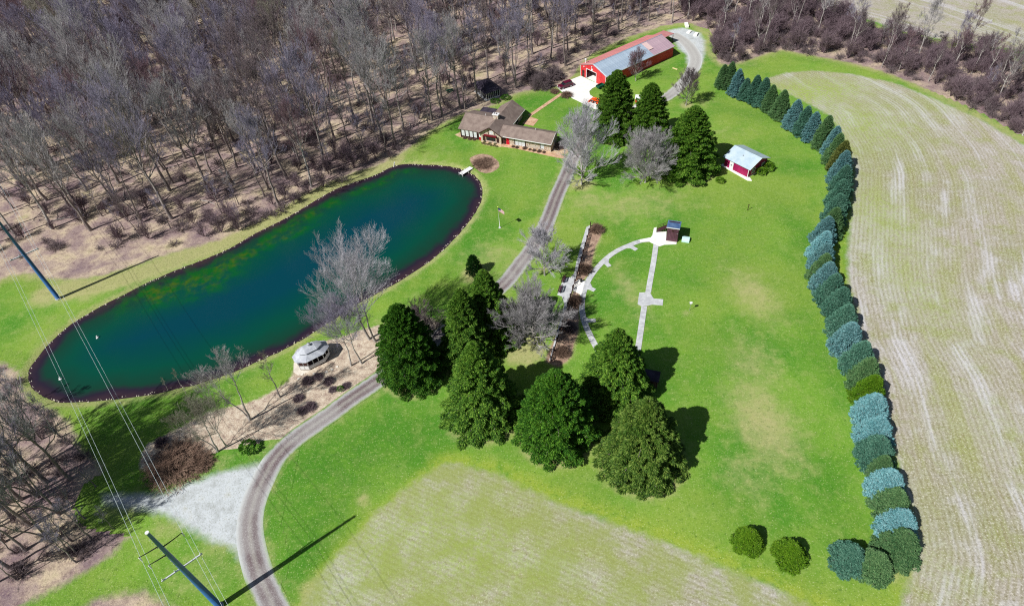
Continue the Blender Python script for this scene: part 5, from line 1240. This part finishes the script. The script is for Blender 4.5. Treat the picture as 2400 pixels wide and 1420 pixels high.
spruce((5.59, 61.91), 16, 6.9, 1, 'dense egg shaped dark green spruce at the tip of the lower field', 'spruce2', .4)
spruce((-6.54, 67.65), 18.5, 7.3, 0, 'tall central green spruce in front of the clump by the driveway', 'spruce', .9)
spruce((-8.79, 80.89), 17.5, 6.2, 0, 'olive green spruce behind the tall central one, left of the clump', 'spruce', 2.2)
spruce((-4.67, 85.24), 17.5, 6.4, 0, 'pointed green spruce at the back of the clump beside the driveway', 'spruce', 4.0)
spruce((-19.30, 77.78), 18, 6.2, 1, 'dark green spruce standing left of the clump on the driveway edge', 'spruce2', 5.0)
spruce((31.18, 153.95), 18.5, 6.3, 1, 'tall dark spruce in front of the barn corner', 'spruce', 1.7)
spruce((39.40, 150.64), 16, 6.1, 1, 'dark spruce in front of the playhouse, middle of three', 'spruce', 3.3)
spruce((45.80, 134.73), 17.5, 7.4, 1, 'wide green spruce beside the crimson shed', 'spruce', .2)
AV = np_mesh('arborvitae_crown', *(lambda q: (q[1][0], q[1][1]))(conifer(21, 4.8, 1.7, egg, 130, 34, .34, droop=.1, rise=.6, hang=.2, lead=.5)), [MAT['spruce2']])
av_t = np_mesh('arborvitae_trunk', *conifer(21, 4.8, 1.7, egg, 40, 5, .34)[0], [MAT['bark']])
plant('arborvitae', 'small dark oval evergreen on a bare ring beside the driveway', 'tree', (-7.40, 103.81), av_t, AV)

# ---------------------------------------------------------------- spruce hedge along the field
hcone = lambda t: np.clip(1 - t, 0, 1) ** .74 * np.clip(.95 + t, 0, 1)
HS = [mk_con('hedge_spruce_%d' % i, HEDGE['blue'][1], 30 + i, 7.5, 2.7, hcone, 210, 150, .27, droop=.10, rise=.36, hang=.2, z0=.2, lead=.45, lump=.03) for i in range(4)]
ORD = 'first second third fourth fifth sixth seventh eighth ninth tenth eleventh twelfth thirteenth fourteenth fifteenth sixteenth seventeenth eighteenth nineteenth twentieth'.split()
ORD += ['twenty-' + o for o in ORD[:9]] + ['thirtieth'] + ['thirty-' + o for o in ORD[:9]] + ['fortieth']
TENS = {20: 'twenty', 30: 'thirty', 40: 'forty', 50: 'fifty', 60: 'sixty', 70: 'seventy', 80: 'eighty', 90: 'ninety'}
TTH = {20: 'twentieth', 30: 'thirtieth', 40: 'fortieth', 50: 'fiftieth', 60: 'sixtieth', 70: 'seventieth', 80: 'eightieth', 90: 'ninetieth'}
def nth(i):
    n = i + 1
    if n < 20: return ORD[n - 1]
    t = n // 10 * 10; return TTH[t] if n == t else TENS[t] + '-' + ORD[n - t - 1]
ROW = [(66.10, 174.99, 6.2, 2.35, 'green'), (68.02, 174.55, 6.9, 2.46, 'green'), (68.62, 169.87, 6.9, 2.58, 'blue'), (70.16, 167.18, 5.6, 2.24, 'teal'), (72.02, 165.09, 7.1, 2.58, 'teal'), (73.53, 162.82, 7.3, 2.69, 'teal'), (74.57, 159.81, 6.7, 2.46, 'green'), (76.01, 155.75, 7.1, 2.80, 'green'), (77.40, 149.96, 7.2, 2.80, 'blue'), (78.66, 146.60, 7.1, 2.69, 'teal'), (79.74, 143.80, 6.9, 2.69, 'blue'), (81.15, 140.02, 7.8, 2.80, 'green'), (81.56, 135.84, 7.3, 2.58, 'blue'), (80.81, 132.43, 7.4, 2.69, 'green'), (80.65, 129.20, 7.4, 2.80, 'olive'), (79.07, 125.04, 7.4, 2.91, 'blue'), (77.54, 120.69, 6.6, 2.70, 'teal'), (74.70, 115.58, 6.6, 2.81, 'teal'), (71.85, 110.58, 6.6, 2.81, 'teal'), (69.33, 106.36, 6.4, 2.70, 'green'), (66.62, 103.68, 6.4, 2.70, 'blue'), (64.39, 99.20, 6.3, 2.81, 'pale'), (63.16, 95.97, 6.0, 2.70, 'blue'), (61.96, 93.01, 6.0, 2.60, 'green'), (61.40, 90.10, 6.4, 2.81, 'blue'), (61.23, 86.73, 6.4, 2.91, 'teal'), (61.02, 83.03, 6.4, 2.91, 'teal'), (60.03, 78.71, 6.4, 2.91, 'teal'), (58.93, 74.42, 6.4, 2.91, 'blue'), (59.05, 70.02, 6.4, 2.91, 'teal'), (58.63, 66.55, 6.2, 2.81, 'green'), (57.88, 63.09, 6.0, 2.81, 'moss'), (56.61, 59.58, 5.8, 3.02, 'pale'), (55.36, 55.44, 5.6, 3.02, 'pale'), (53.96, 52.15, 5.4, 3.02, 'teal'), (53.63, 49.49, 4.6, 2.08, 'green'), (52.97, 46.57, 5.4, 2.91, 'pale'), (52.35, 43.49, 5.4, 2.91, 'green'), (51.63, 40.21, 5.6, 2.91, 'pale'), (50.57, 37.44, 5.4, 3.12, 'green')]
hr = random.Random(4)
for i, (x, y, h, r, c) in enumerate(ROW):
    tk, cw = HS[i % 4]; nm, mt = HEDGE[c]
    plant('hedge_spruce', '%s, %s tree of the field hedge counted from the barn end' % (nm, nth(i)), 'tree', (x, y), tk, cw, hr.uniform(0, 6), r / 2.7, 'spruce hedge along the stubble field', None, mt, h * 1.12 / 7.5)
for loc, h, r, c, l in (((43.53, 36.78), 4.4, 2.7, 'teal', 'round blue grey spruce left of the hedge corner'), ((46.27, 35.43), 4.6, 2.7, 'green', 'round green spruce at the near corner of the hedge'),
                        ((35.88, 38.17), 3.8, 2.45, 'moss', 'round mossy spruce, middle of the three at the lawn corner'), ((30.77, 40.62), 3.8, 2.25, 'moss', 'round mossy spruce furthest left at the lawn corner')):
    plant('round_spruce', l, 'tree', loc, HS[1][0], HS[1][1], hr.uniform(0, 6), r / 2.7, 'round young spruces at the lawn corner', None, HEDGE[c][1], h / 7.5)

# ---------------------------------------------------------------- bare trees
BT = []
for i, a in enumerate([dict(H=26, cb=.45, spread=.31, nl=(14, 6, 6, 5)), dict(H=24, cb=.5, spread=.28, nl=(12, 6, 6, 5)), dict(H=27, cb=.42, spread=.34, nl=(15, 6, 6, 5)),
                       dict(H=23, cb=.45, spread=.32, nl=(14, 6, 6, 5), fork=2), dict(H=25, cb=.55, spread=.25, nl=(11, 6, 6, 5)), dict(H=20, cb=.5, spread=.2, nl=(10, 5, 5, 4)), dict(H=20, cb=.42, spread=.44, nl=(16, 7, 7, 6), a1=(30, 80))]):
    tk, cw = bare_tree(50 + i, up=.6, tw=.02 if i < 6 else .014, **dict(dict(a1=(25, 58)), **a)); BT.append((np_mesh('bare_trunk_%d' % i, *tk, [MAT['bark']], smooth=True), np_mesh('bare_crown_%d' % i, *cw, [TW[i % 5]])))
OT = []   # open-grown ornamental trees
for i, a in enumerate([dict(H=9.5, cb=.08, spread=.50, nl=(40, 9, 8, 6), a1=(45, 104)), dict(H=9, cb=.2, spread=.52, nl=(28, 8, 7, 6), a1=(45, 98)), dict(H=12, cb=.14, spread=.36, nl=(28, 9, 7, 5), a1=(25, 75)), dict(H=13, cb=.08, spread=.42, nl=(34, 9, 7, 5), a1=(20, 88))]):
    tk, cw = bare_tree(80 + i, up=.3, tw=.013, top=.8, r0=.17, a2=(12, 36), ub=.12, **a); OT.append((np_mesh('ornamental_trunk_%d' % i, *tk, [MAT['bark2']], smooth=True), np_mesh('ornamental_crown_%d' % i, *cw, [MAT['tw_white']])))
def bare(loc, label, k, s=1., cm=None, tm=None, rz=None, name='bare_tree', group=None, ot=False, sz=None):
    me = (OT if ot else BT)[k]; return plant(name, label, 'tree', loc, me[0], me[1], hr.uniform(0, 6) if rz is None else rz, s, group, tm, cm, sz)
W_ = MAT['tw_white']; G_ = TW[3]; P_ = TW[0]
bare((7.40, 101.38), 'round bare maple casting its shadow over the terrace benches', 1, 1.05, W_, ot=True, name='bare_maple')
bare((3.52, 82.43), 'dense round bare tree with silver twigs beside the spruce clump', 0, 1.15, G_, ot=True, name='bare_maple')
bare((19.51, 133.01), 'tall bare silver tree at the bend of the driveway by the house', 3, 1.25, W_, ot=True, name='bare_maple')
bare((34.82, 131.40), 'bushy bare grey tree between the driveway tree and the spruce', 0, 1.2, G_, ot=True, name='bare_maple', sz=1.1)
bare((53.54, 166.47), 'small bare tree inside the bend of the gravel drive', 2, .8, TW[1], ot=True, name='bare_maple')
bare((42.82, 183.68), 'bare brown tree against the dark side of the barn', 2, .72, TW[2], ot=True, name='bare_maple')
bare((-17.08, 85.50), 'bare dark tree half hidden between the left spruces', 1, .85, TW[1], ot=True, name='bare_maple')
for p_, k, s, l, m in (((-27.12, 86.68), 6, .82, 'tall bare tree leaning over the pond, nearer the dark spruce', W_), ((-28.35, 87.39), 6, .88, 'tall bare tree leaning over the pond, left of its neighbour', W_), ((-29.23, 81.29), 6, .62, 'bare tree right of the gazebo with a clear trunk', P_),
                       ((-31.22, 81.00), 6, .6, 'bare tree nearest the gazebo', P_), ((-47.97, 70.43), 3, .66, 'forked bare tree in the middle of the leaf bed', G_), ((-43.47, 75.02), 5, .52, 'slim bare tree on the edge of the leaf bed by the grass', TW[4]),
                       ((-52.08, 64.37), 3, .52, 'bare multi-stem tree at the near end of the leaf bed', TW[4]), ((-50.69, 65.25), 6, .5, 'bare thin tree just behind the multi-stem one in the leaf bed', TW[4]), ((-63.10, 79.94), 5, .2, 'very small bare tree on the near bank of the pond', TW[4]),
                       ((-65.23, 79.07), 5, .15, 'tiny bare sapling on the near bank of the pond', TW[4])):
    bare(p_, l, k, s , m, MAT['bark2'])

# ---------------------------------------------------------------- the wood
wr = np.random.default_rng(17)
FRONT = [(-100.67, 131.73, 1, 1.02), (-74.76, 142.46, 0, 0.92), (-69.26, 146.38, 4, 0.85), (-59.41, 142.78, 3, 0.80), (-55.47, 146.99, 0, 0.95), (-53.05, 153.06, 2, 0.75), (-85.88, 146.21, 2, 1.00), (-86.95, 127.35, 3, 0.45), (-101.30, 151.86, 4, 1.00), (-122.16, 170.90, 0, 1.00), (-105.41, 171.36, 2, 1.05), (-76.84, 153.11, 5, 0.80), (-59.85, 139.67, 5, 0.70), (-86.14, 149.54, 5, 0.90), (-109.35, 158.19, 4, 0.85), (-44.27, 156.70, 5, 0.60), (-18.18, 170.57, 1, 0.85), (-15.27, 172.51, 4, 0.82), (-10.19, 175.62, 0, 0.80), (-8.70, 175.35, 5, 0.75), (-4.60, 179.51, 4, 0.85), (-34.79, 170.06, 2, 1.00), (-39.90, 157.07, 5, 0.80), (-35.64, 153.82, 5, 0.62), (-50.62, 169.67, 1, 0.80), (-52.89, 180.64, 4, 0.85), (6.70, 185.77, 3, 0.80), (4.11, 188.20, 5, 0.80), (-32.69, 184.07, 3, 0.75), (-49.46, 201.23, 2, 0.95), (-50.08, 192.70, 1, 0.90), (-25.28, 182.73, 5, 0.70), (11.86, 198.38, 1, 0.80), (19.12, 203.11, 4, 0.75), (24.87, 205.13, 0, 0.75), (34.38, 213.06, 1, 0.75), (44.10, 219.70, 4, 0.72), (55.67, 226.32, 2, 0.70), (-69.23, 134.07, 5, 0.50), (-118.08, 146.66, 4, 0.95), (-131.57, 158.54, 2, 1.00), (-65.73, 137.09, 5, 0.45)]
pts = [tuple(p[:2]) for p in FRONT]
def poisson(poly, n, dmin, inside, tries=9000):
    A = np.asarray(poly); out = []
    c = np.c_[wr.uniform(A[:, 0].min(), A[:, 0].max(), tries), wr.uniform(A[:, 1].min(), A[:, 1].max(), tries)]
    c = c[inside(c)]
    for q in c:
        if all((q[0] - o[0]) ** 2 + (q[1] - o[1]) ** 2 > dmin * dmin for o in pts[-700:] + out): out.append((q[0], q[1]))
        if len(out) >= n: break
    return out
CAMP = np.array(cam.matrix_world)
def in_view(P, z=0., m=.04):
    Q = np.c_[P, np.full(len(P), z)] - CAMP[:3, 3]; c = Q @ CAMP[:3, :3]
    x = c[:, 0] / -c[:, 2] * 1530 / 2400; y = c[:, 1] / -c[:, 2] * 1530 / 2400
    return (c[:, 2] < 0) & (np.abs(x) < .5 + m) & (np.abs(y) < .2958 + m)
PAV = np.array((c0.x, c0.y))
def wood_ok(P):
    return (sdf(P, WOODS) < -1.0) & in_view(P, 0, .03) & (np.hypot(P[:, 0] - PAV[0] - 1, P[:, 1] - PAV[1] - 3) > 7) & (P[:, 0] < 72 ) & ~((P[:, 0] > 20) & (P[:, 1] < 214) & (P[:, 0] > 24) & (sdf(P, WOODS) > -4))
woods = poisson([(-215, 130), (75, 130), (75, 330), (-215, 330)], 460, 6.0, wood_ok, 16000)
woods.sort(key=lambda p: math.hypot(p[0], p[1]))
FRONT.sort()
for i, (x, y, k, s) in enumerate(FRONT):
    bare((x, y), '%s tall bare tree along the front edge of the wood, counted from the left' % nth(i), k, s * 1.08, TW[(0, 3, 1, 0, 3)[i % 5]], group='bare trees along the front edge of the wood')
NI = 300 - len(FRONT) - 45
for i, (x, y) in enumerate(woods[:NI]):
    bare((x, y), 'bare grey trunk standing within the dense brown wood', int(wr.choice([0, 1, 2, 3, 4, 5], p=[.22, .18, .22, .14, .16, .08])), wr.uniform(.72, 1.12), TW[int(wr.choice(5, p=[.36, .2, .13, .25, .06]))], MAT['bark'] if wr.uniform() < .75 else MAT['bark2'], group='bare trees within the wood')
far = woods[NI:]
# trees of the south-west corner wood
SW = [(-76.11, 61.51, 0, 0.85), (-79.93, 61.25, 2, 0.85), (-82.64, 55.03, 6, 0.90), (-74.48, 50.51, 3, 0.70), (-77.90, 49.32, 6, 0.80), (-79.30, 46.79, 1, 0.80), (-90.58, 58.39, 2, 0.80), (-88.69, 50.98, 1, 0.85), (-71.02, 50.20, 5, 0.50), (-82.29, 42.62, 0, 0.75), (-80.13, 58.53, 3, 0.85), (-86.69, 61.91, 2, 0.90), (-71.07, 59.60, 5, 0.40), (-75.11, 55.06, 3, 0.75), (-79.25, 53.63, 2, 0.75), (-70.53, 53.90, 5, 0.50), (-82.06, 51.07, 6, 0.80), (-82.88, 58.41, 0, 0.85), (-88.45, 59.72, 3, 0.85), (-85.99, 53.53, 6, 0.80)]
SW.sort(reverse=True)
for i, (x, y, k, s) in enumerate(SW):
    bare((x, y), 'bare tree of the left corner wood, %s counted from the gravel turnout' % nth(i), k, s * .98, TW[(0, 3, 0, 3)[i % 4]], group='bare trees of the left corner wood')

def scatter(name, P, src, label, cat_, smin, smax, seed=0, kind='stuff', sxy=None):
    """many of one plant as one mass: geometry nodes put copies of the source meshes on the points"""
    rng = np.random.default_rng(seed); n = len(P)
    me = bpy.data.meshes.new(name); me.vertices.add(n); me.vertices.foreach_set('co', np.c_[P, np.zeros(n)].astype(np.float32).ravel())
    for a, d in (('turn', rng.uniform(0, 6.28, n)), ('size', rng.uniform(smin, smax, n))):
        me.attributes.new(a, 'FLOAT', 'POINT').data.foreach_set('value', d.astype(np.float32))
    o = link(name, me); ng = bpy.data.node_groups.new(name, 'GeometryNodeTree')
    ng.interface.new_socket('Geometry', in_out='INPUT', socket_type='NodeSocketGeometry'); ng.interface.new_socket('Geometry', in_out='OUTPUT', socket_type='NodeSocketGeometry')
    N = ng.nodes; Lk = ng.links; gi = N.new('NodeGroupInput'); go = N.new('NodeGroupOutput'); jn = N.new('GeometryNodeJoinGeometry')
    def at(nm):
        a = N.new('GeometryNodeInputNamedAttribute'); a.data_type = 'FLOAT'; a.inputs[0].default_value = nm; return a.outputs[0]
    cx = N.new('ShaderNodeCombineXYZ'); Lk.new(at('turn'), cx.inputs[2])
    for s_ in src:
        oi = N.new('GeometryNodeObjectInfo'); oi.inputs[0].default_value = s_; oi.transform_space = 'ORIGINAL'
        ip = N.new('GeometryNodeInstanceOnPoints'); Lk.new(gi.outputs[0], ip.inputs['Points']); Lk.new(oi.outputs['Geometry'], ip.inputs['Instance'])
        Lk.new(cx.outputs[0], ip.inputs['Rotation']); Lk.new(at('size'), ip.inputs['Scale']); Lk.new(ip.outputs[0], jn.inputs[0])
    Lk.new(jn.outputs[0], go.inputs[0])
    md = o.modifiers.new('scatter', 'NODES'); md.node_group = ng
    return tag(o, label, cat_, kind=kind)
proto = {}
for o in bpy.data.objects:
    if o.type == 'MESH' and o.data.name.startswith(('bare_trunk_', 'bare_crown_')): proto.setdefault(o.data.name, o)
far = np.asarray(far)
if len(far):
    for j in range(4):
        scatter('far_woods', far[j::4], [proto['bare_trunk_%d' % (0, 2, 4, 1)[j]], proto['bare_crown_%d' % (0, 2, 4, 1)[j]]], 'distant mass of bare brown treetops at the back of the wood', 'woods', .6, 1.05, j)

# ---------------------------------------------------------------- brush
SBV = twig_shrub(91, 2.0, 1.7, 26, 7, .016, 3); SB = np_mesh('brush', *SBV, [TW[1]])
SB2 = np_mesh('brush_tall', *twig_shrub(92, 2.2, 4.6, 22, 8, .017, 4, .6), [MAT['tw_purple']])
def brush_src(name, me, loc, label, g):
    o = link(name, me); o.location = (*loc, 0); return tag(o, label, 'bush', g)
s1 = brush_src('brush_bush', SB, (-56.02, 131.30), 'low purplish brush bush on the bank between wood and pond', 'brush on the pond bank')
s2 = brush_src('brush_bush', SB2, (-30.48, 158.35), 'tall grey brush bush at the corner of the wood above the pond', 'brush on the pond bank')
def near_edge(P): d = sdf(P, WOODS); return (d < -.5) & in_view(P, 0, .02) & (np.hypot(P[:, 0] - PAV[0] - 1, P[:, 1] - PAV[1] - 3) > 8)
c = np.c_[wr.uniform(-215, 60, 3000), wr.uniform(120, 330, 3000)]; c = c[near_edge(c)]
scatter('underbrush', c[:330], [s1], 'low purplish underbrush on the floor of the wood', 'underbrush', .5, 1.2, 5)
scatter('underbrush', c[330:560], [s2], 'thin grey saplings and brush between the trunks', 'underbrush', .5, 1.3, 6)
# thicket belt along the top of the stubble field
def belt_ok(P): return (sdf(P, WOODS) < -.6) & (P[:, 0] > 68) & in_view(P, 0, .05)
b = np.c_[wr.uniform(66, 240, 9000), wr.uniform(130, 300, 9000)]; b = b[belt_ok(b)]
scatter('thicket', b[:620], [s1], 'dense brown thicket along the top of the stubble field', 'thicket', .7, 1.5, 7)
scatter('thicket', b[620:1150], [s2], 'upright grey stems of the thicket along the field', 'thicket', .7, 1.5, 8)
pts2 = []
for q in b[1150:]:
    if all((q[0] - o[0]) ** 2 + (q[1] - o[1]) ** 2 > 20 for o in pts2): pts2.append(q)
    if len(pts2) >= 85: break
pts2.sort(key=lambda q: q[0])
for i, q in enumerate(pts2):
    bare(q, 'slender bare tree in the field thicket, %s counted from the barn end' % nth(i), (5, 3, 5, 1)[i % 4], wr.uniform(.36, .66), TW[(3, 0, 1, 3, 2)[i % 5]], MAT['bark2'], group='bare trees in the field thicket')
c = np.c_[wr.uniform(-120, -60, 900), wr.uniform(35, 95, 900)]; c = c[(sdf(c, WOODS_SW) < -.4) & in_view(c, 0, .03)]
scatter('underbrush', c[:70], [s1], 'low brush on the floor of the left corner wood', 'underbrush', .4, 1.0, 9)
# bank brush between wood and pond, single bushes
for i, (x, y) in enumerate([(-50.69, 136.67), (-48.41, 139.07), (-44.97, 141.34), (-40.89, 143.58), (-38.20, 149.08), (-34.98, 150.60), (-59.56, 128.43), (-63.21, 126.47), (-67.22, 126.22), (-54.22, 132.76), (-51.47, 135.00), (-71.00, 125.13), (-43.48, 155.09), (-40.42, 153.54), (-32.87, 152.33), (-27.45, 156.77), (-48.42, 149.67), (-84.52, 126.20), (-77.03, 128.41), (-92.38, 133.94), (-99.36, 138.43), (-83.55, 132.68), (-75.10, 130.64), (-66.38, 131.08), (-62.14, 133.05), (-56.92, 135.80), (-51.67, 142.36), (-47.64, 144.62), (-44.68, 147.09), (-105.07, 139.26), (-77.38, 122.84), (-70.01, 129.08), (-64.35, 129.11), (-57.99, 130.73), (-53.98, 137.16), (-39.71, 152.39), (-36.56, 155.03)]):
    o = link('brush_bush', SB if i % 3 == 0 else SB2); o.location = (x, y, 0); o.rotation_euler.z = i * 1.3; k = .8 + .14 * (i % 5); o.scale = (k, k, k)
    tag(o, 'low purplish brush bush on the leafy bank above the pond', 'bush', 'brush on the pond bank')
s1['label'] = 'low purplish brush bush on the leafy bank above the pond'; s2['label'] = 'low purplish brush bush on the leafy bank above the pond'

# ---------------------------------------------------------------- shrubs
RS = [np_mesh('round_shrub_%d' % i, *twig_shrub(95 + i, 1.6, 1.9, 130, 12, .009, 4), [MAT['tw_brown']]) for i in range(2)]
def shrub(loc, label, s, k=0, m=None, sz=1., group=None, name='bare_shrub'):
    o = link(name, RS[k]); o.location = (*loc, 0); o.scale = (s, s, s * sz); o.rotation_euler.z = hr.uniform(0, 6)
    if m: o.material_slots[0].link = 'OBJECT'; o.material_slots[0].material = m
    return tag(o, label, 'shrub', group)
for i, (p_, l) in enumerate(zip([(20.51, 114.40), (15.88, 101.35), (12.73, 92.50), (10.58, 85.58), (8.60, 79.27)], ('at the top end of the upper fence', 'just above the gap in the fence', 'just below the gap in the fence', 'halfway down the lower fence', 'at the bottom end of the lower fence'))):
    shrub(p_, 'round brown bare shrub ' + l, (1.05, 1.05, .95, 1.05, .95)[i], i % 2, MAT['tw_purple'] if i == 3 else None, .9, 'round shrubs along the rail fence')
shrub((-58.42, 62.19), 'very large brown bare shrub mound at the end of the leaf bed', 3.2, 0, None, .30)
shrub((-54.14, 62.34), 'smaller brown shrub at the right end of the large mound', 1.5, 1, None, .4)
shrub((-62.47, 66.97), 'dark purplish shrub behind the large brown mound', .8, 1, MAT['tw_purple'], .8)
for i, (p_, s, l) in enumerate((((18.09, 180.92), .9, 'brown shrub left of the brick walk by the white concrete'), ((21.29, 177.94), 1.2, 'brown shrub right of the brick walk by the white concrete'), ((14.39, 184.88), 2.2, 'big dark brush mound between pavilion and SUV'), ((19.03, 189.62), 1.9, 'tall brown bush behind the parked SUV'), ((11.81, 189.57), 1.8, 'brown brush left of the bush behind the SUV'))):
    shrub(p_, l, s, i % 2, TW[1] if i > 1 else None, 1.0 if i > 1 else .55)
shrub((-4.24, 145.72), 'low brown shrub on the round mulch bed by the dock', 1.8, 0, None, .25)
shrub((16.51, 150.63), 'bare brown shrub at the right end of the house', 1.1, 1, TW[1], .8)
for i, (x, y) in enumerate([(8.34, 41.88), (-37.18, 78.78), (-39.04, 77.98), (-33.94, 75.44), (-39.97, 74.16), (-35.02, 77.53), (-31.53, 76.15), (-38.70, 71.20), (-37.46, 71.99)]):
    if i: shrub((x, y), 'small dark twiggy shrub in the leaf bed by the driveway', .55 + .1 * (i % 3), i % 2, MAT['tw_purple'], .7, 'dark twig shrubs in the leaf bed')
LB = [np_mesh('boxwood_%d' % i, *(lambda q: (q[0], q[1]))(leaf_ball(60 + i, 1, 1.5, 900, .22)), [MAT['spruce2']], dict(tone=leaf_ball(60 + i, 1, 1.5, 900, .22)[2])) for i in range(2)]
def box(loc, label, s, m='spruce2', sz=1., k=0, group=None):
    o = link('evergreen_shrub', LB[k]); o.location = (*loc, 0); o.scale = (s, s, s * sz); o.rotation_euler.z = hr.uniform(0, 6)
    o.material_slots[0].link = 'OBJECT'; o.material_slots[0].material = m if not isinstance(m, str) else MAT[m]; return tag(o, label, 'shrub', group)
box((-46.62, 64.07), 'round green evergreen shrub at the near end of the leaf bed', 1.35)
box((-32.45, 75.37), 'small round green shrub beside the driveway', .6)
box((52.28, 128.72), 'round shrub, green on top, below the wide spruce', 1.0, HEDGE['moss'][1], .9)
box((62.74, 130.75), 'round mossy bush against the shed wall, nearer the camera', 1.25, HEDGE['moss'][1], .9)
box((65.01, 132.26), 'round mossy bush against the shed wall, further back', 1.35, HEDGE['moss'][1], .95, 1)
box((3.38, 179.63), 'dark green low shrub along the near side of the pavilion', 1.4, 'spruce2', .5, 1)
box((0.15, 178.13), 'dark green low shrub at the near corner of the pavilion', 1.3, 'spruce2', .5)
for i, (x, y) in enumerate([(-4.16, 155.76), (-3.49, 155.21), (-2.69, 154.86), (-1.91, 154.30), (-1.12, 153.96), (-0.45, 153.42), (-3.57, 156.32), (-2.21, 155.44), (-0.85, 154.78)]):
    box((x, y), 'small clipped dark shrub in the bed below the gable window', .34, HEDGE['olive'][1], .8, i % 2, 'clipped shrubs below the gable')
for i, (x, y) in enumerate([(3.96, 152.69), (4.95, 152.10), (6.94, 151.35), (8.24, 150.50), (9.32, 149.91), (10.61, 149.28), (11.79, 148.67), (-8.87, 159.19), (-7.47, 158.51), (-6.31, 157.88)]):
    shrub((x, y), 'low brown foundation shrub along the front of the house', .32 + .06 * (i % 3), i % 2, None, .7, 'foundation shrubs along the house')

# thin saplings between the trunks
sp_ = proto['bare_trunk_5'], proto['bare_crown_5']
c = np.c_[wr.uniform(-215, 60, 3000), wr.uniform(120, 330, 3000)]; c = c[near_edge(c)]
scatter('saplings', c[:260], list(sp_), 'thin bare saplings filling the spaces between the forest trunks', 'saplings', .28, .6, 21)
c = np.c_[wr.uniform(-125, -60, 1200), wr.uniform(35, 85, 1200)]; c = c[(sdf(c, WOODS_SW) < -.4) & in_view(c, 0, .03)]
scatter('saplings', c[:28], list(sp_), 'thin bare saplings in the left corner wood', 'saplings', .28, .55, 22)
# fallen limbs on the floor of the wood
for i, (x, y) in enumerate([(-76.28, 140.47), (-58.83, 145.37), (-95.75, 143.35), (-68.50, 148.81), (-31.33, 161.82), (-46.71, 153.51), (-112.62, 136.83), (-24.64, 170.00), (-91.14, 156.38), (-55.73, 159.21)]):
    rr3 = random.Random(i); L = rr3.uniform(2.5, 5.5); m = MB().tube([(0, 0, .14), (L * .5, rr3.uniform(-.3, .3), .2), (L, rr3.uniform(-.5, .5), .16)], [.16, .12, .06], 7)
    m.tube([(L * .5, 0, .18), (L * .7, rr3.choice((-1, 1)) * .9, .5)], [.07, .03], 5)
    o = m.build('fallen_limb', MAT['bark2'], smooth=True); o.location = (x, y, 0); o.rotation_euler.z = rr3.uniform(0, 6)
    tag(o, 'pale fallen limb on the leaf litter, %s counted from the left' % nth(sorted([470, 640, 300, 560, 900, 760, 120, 960, 380, 690]).index([470, 640, 300, 560, 900, 760, 120, 960, 380, 690][i])), 'fallen limb', 'fallen limbs in the wood')
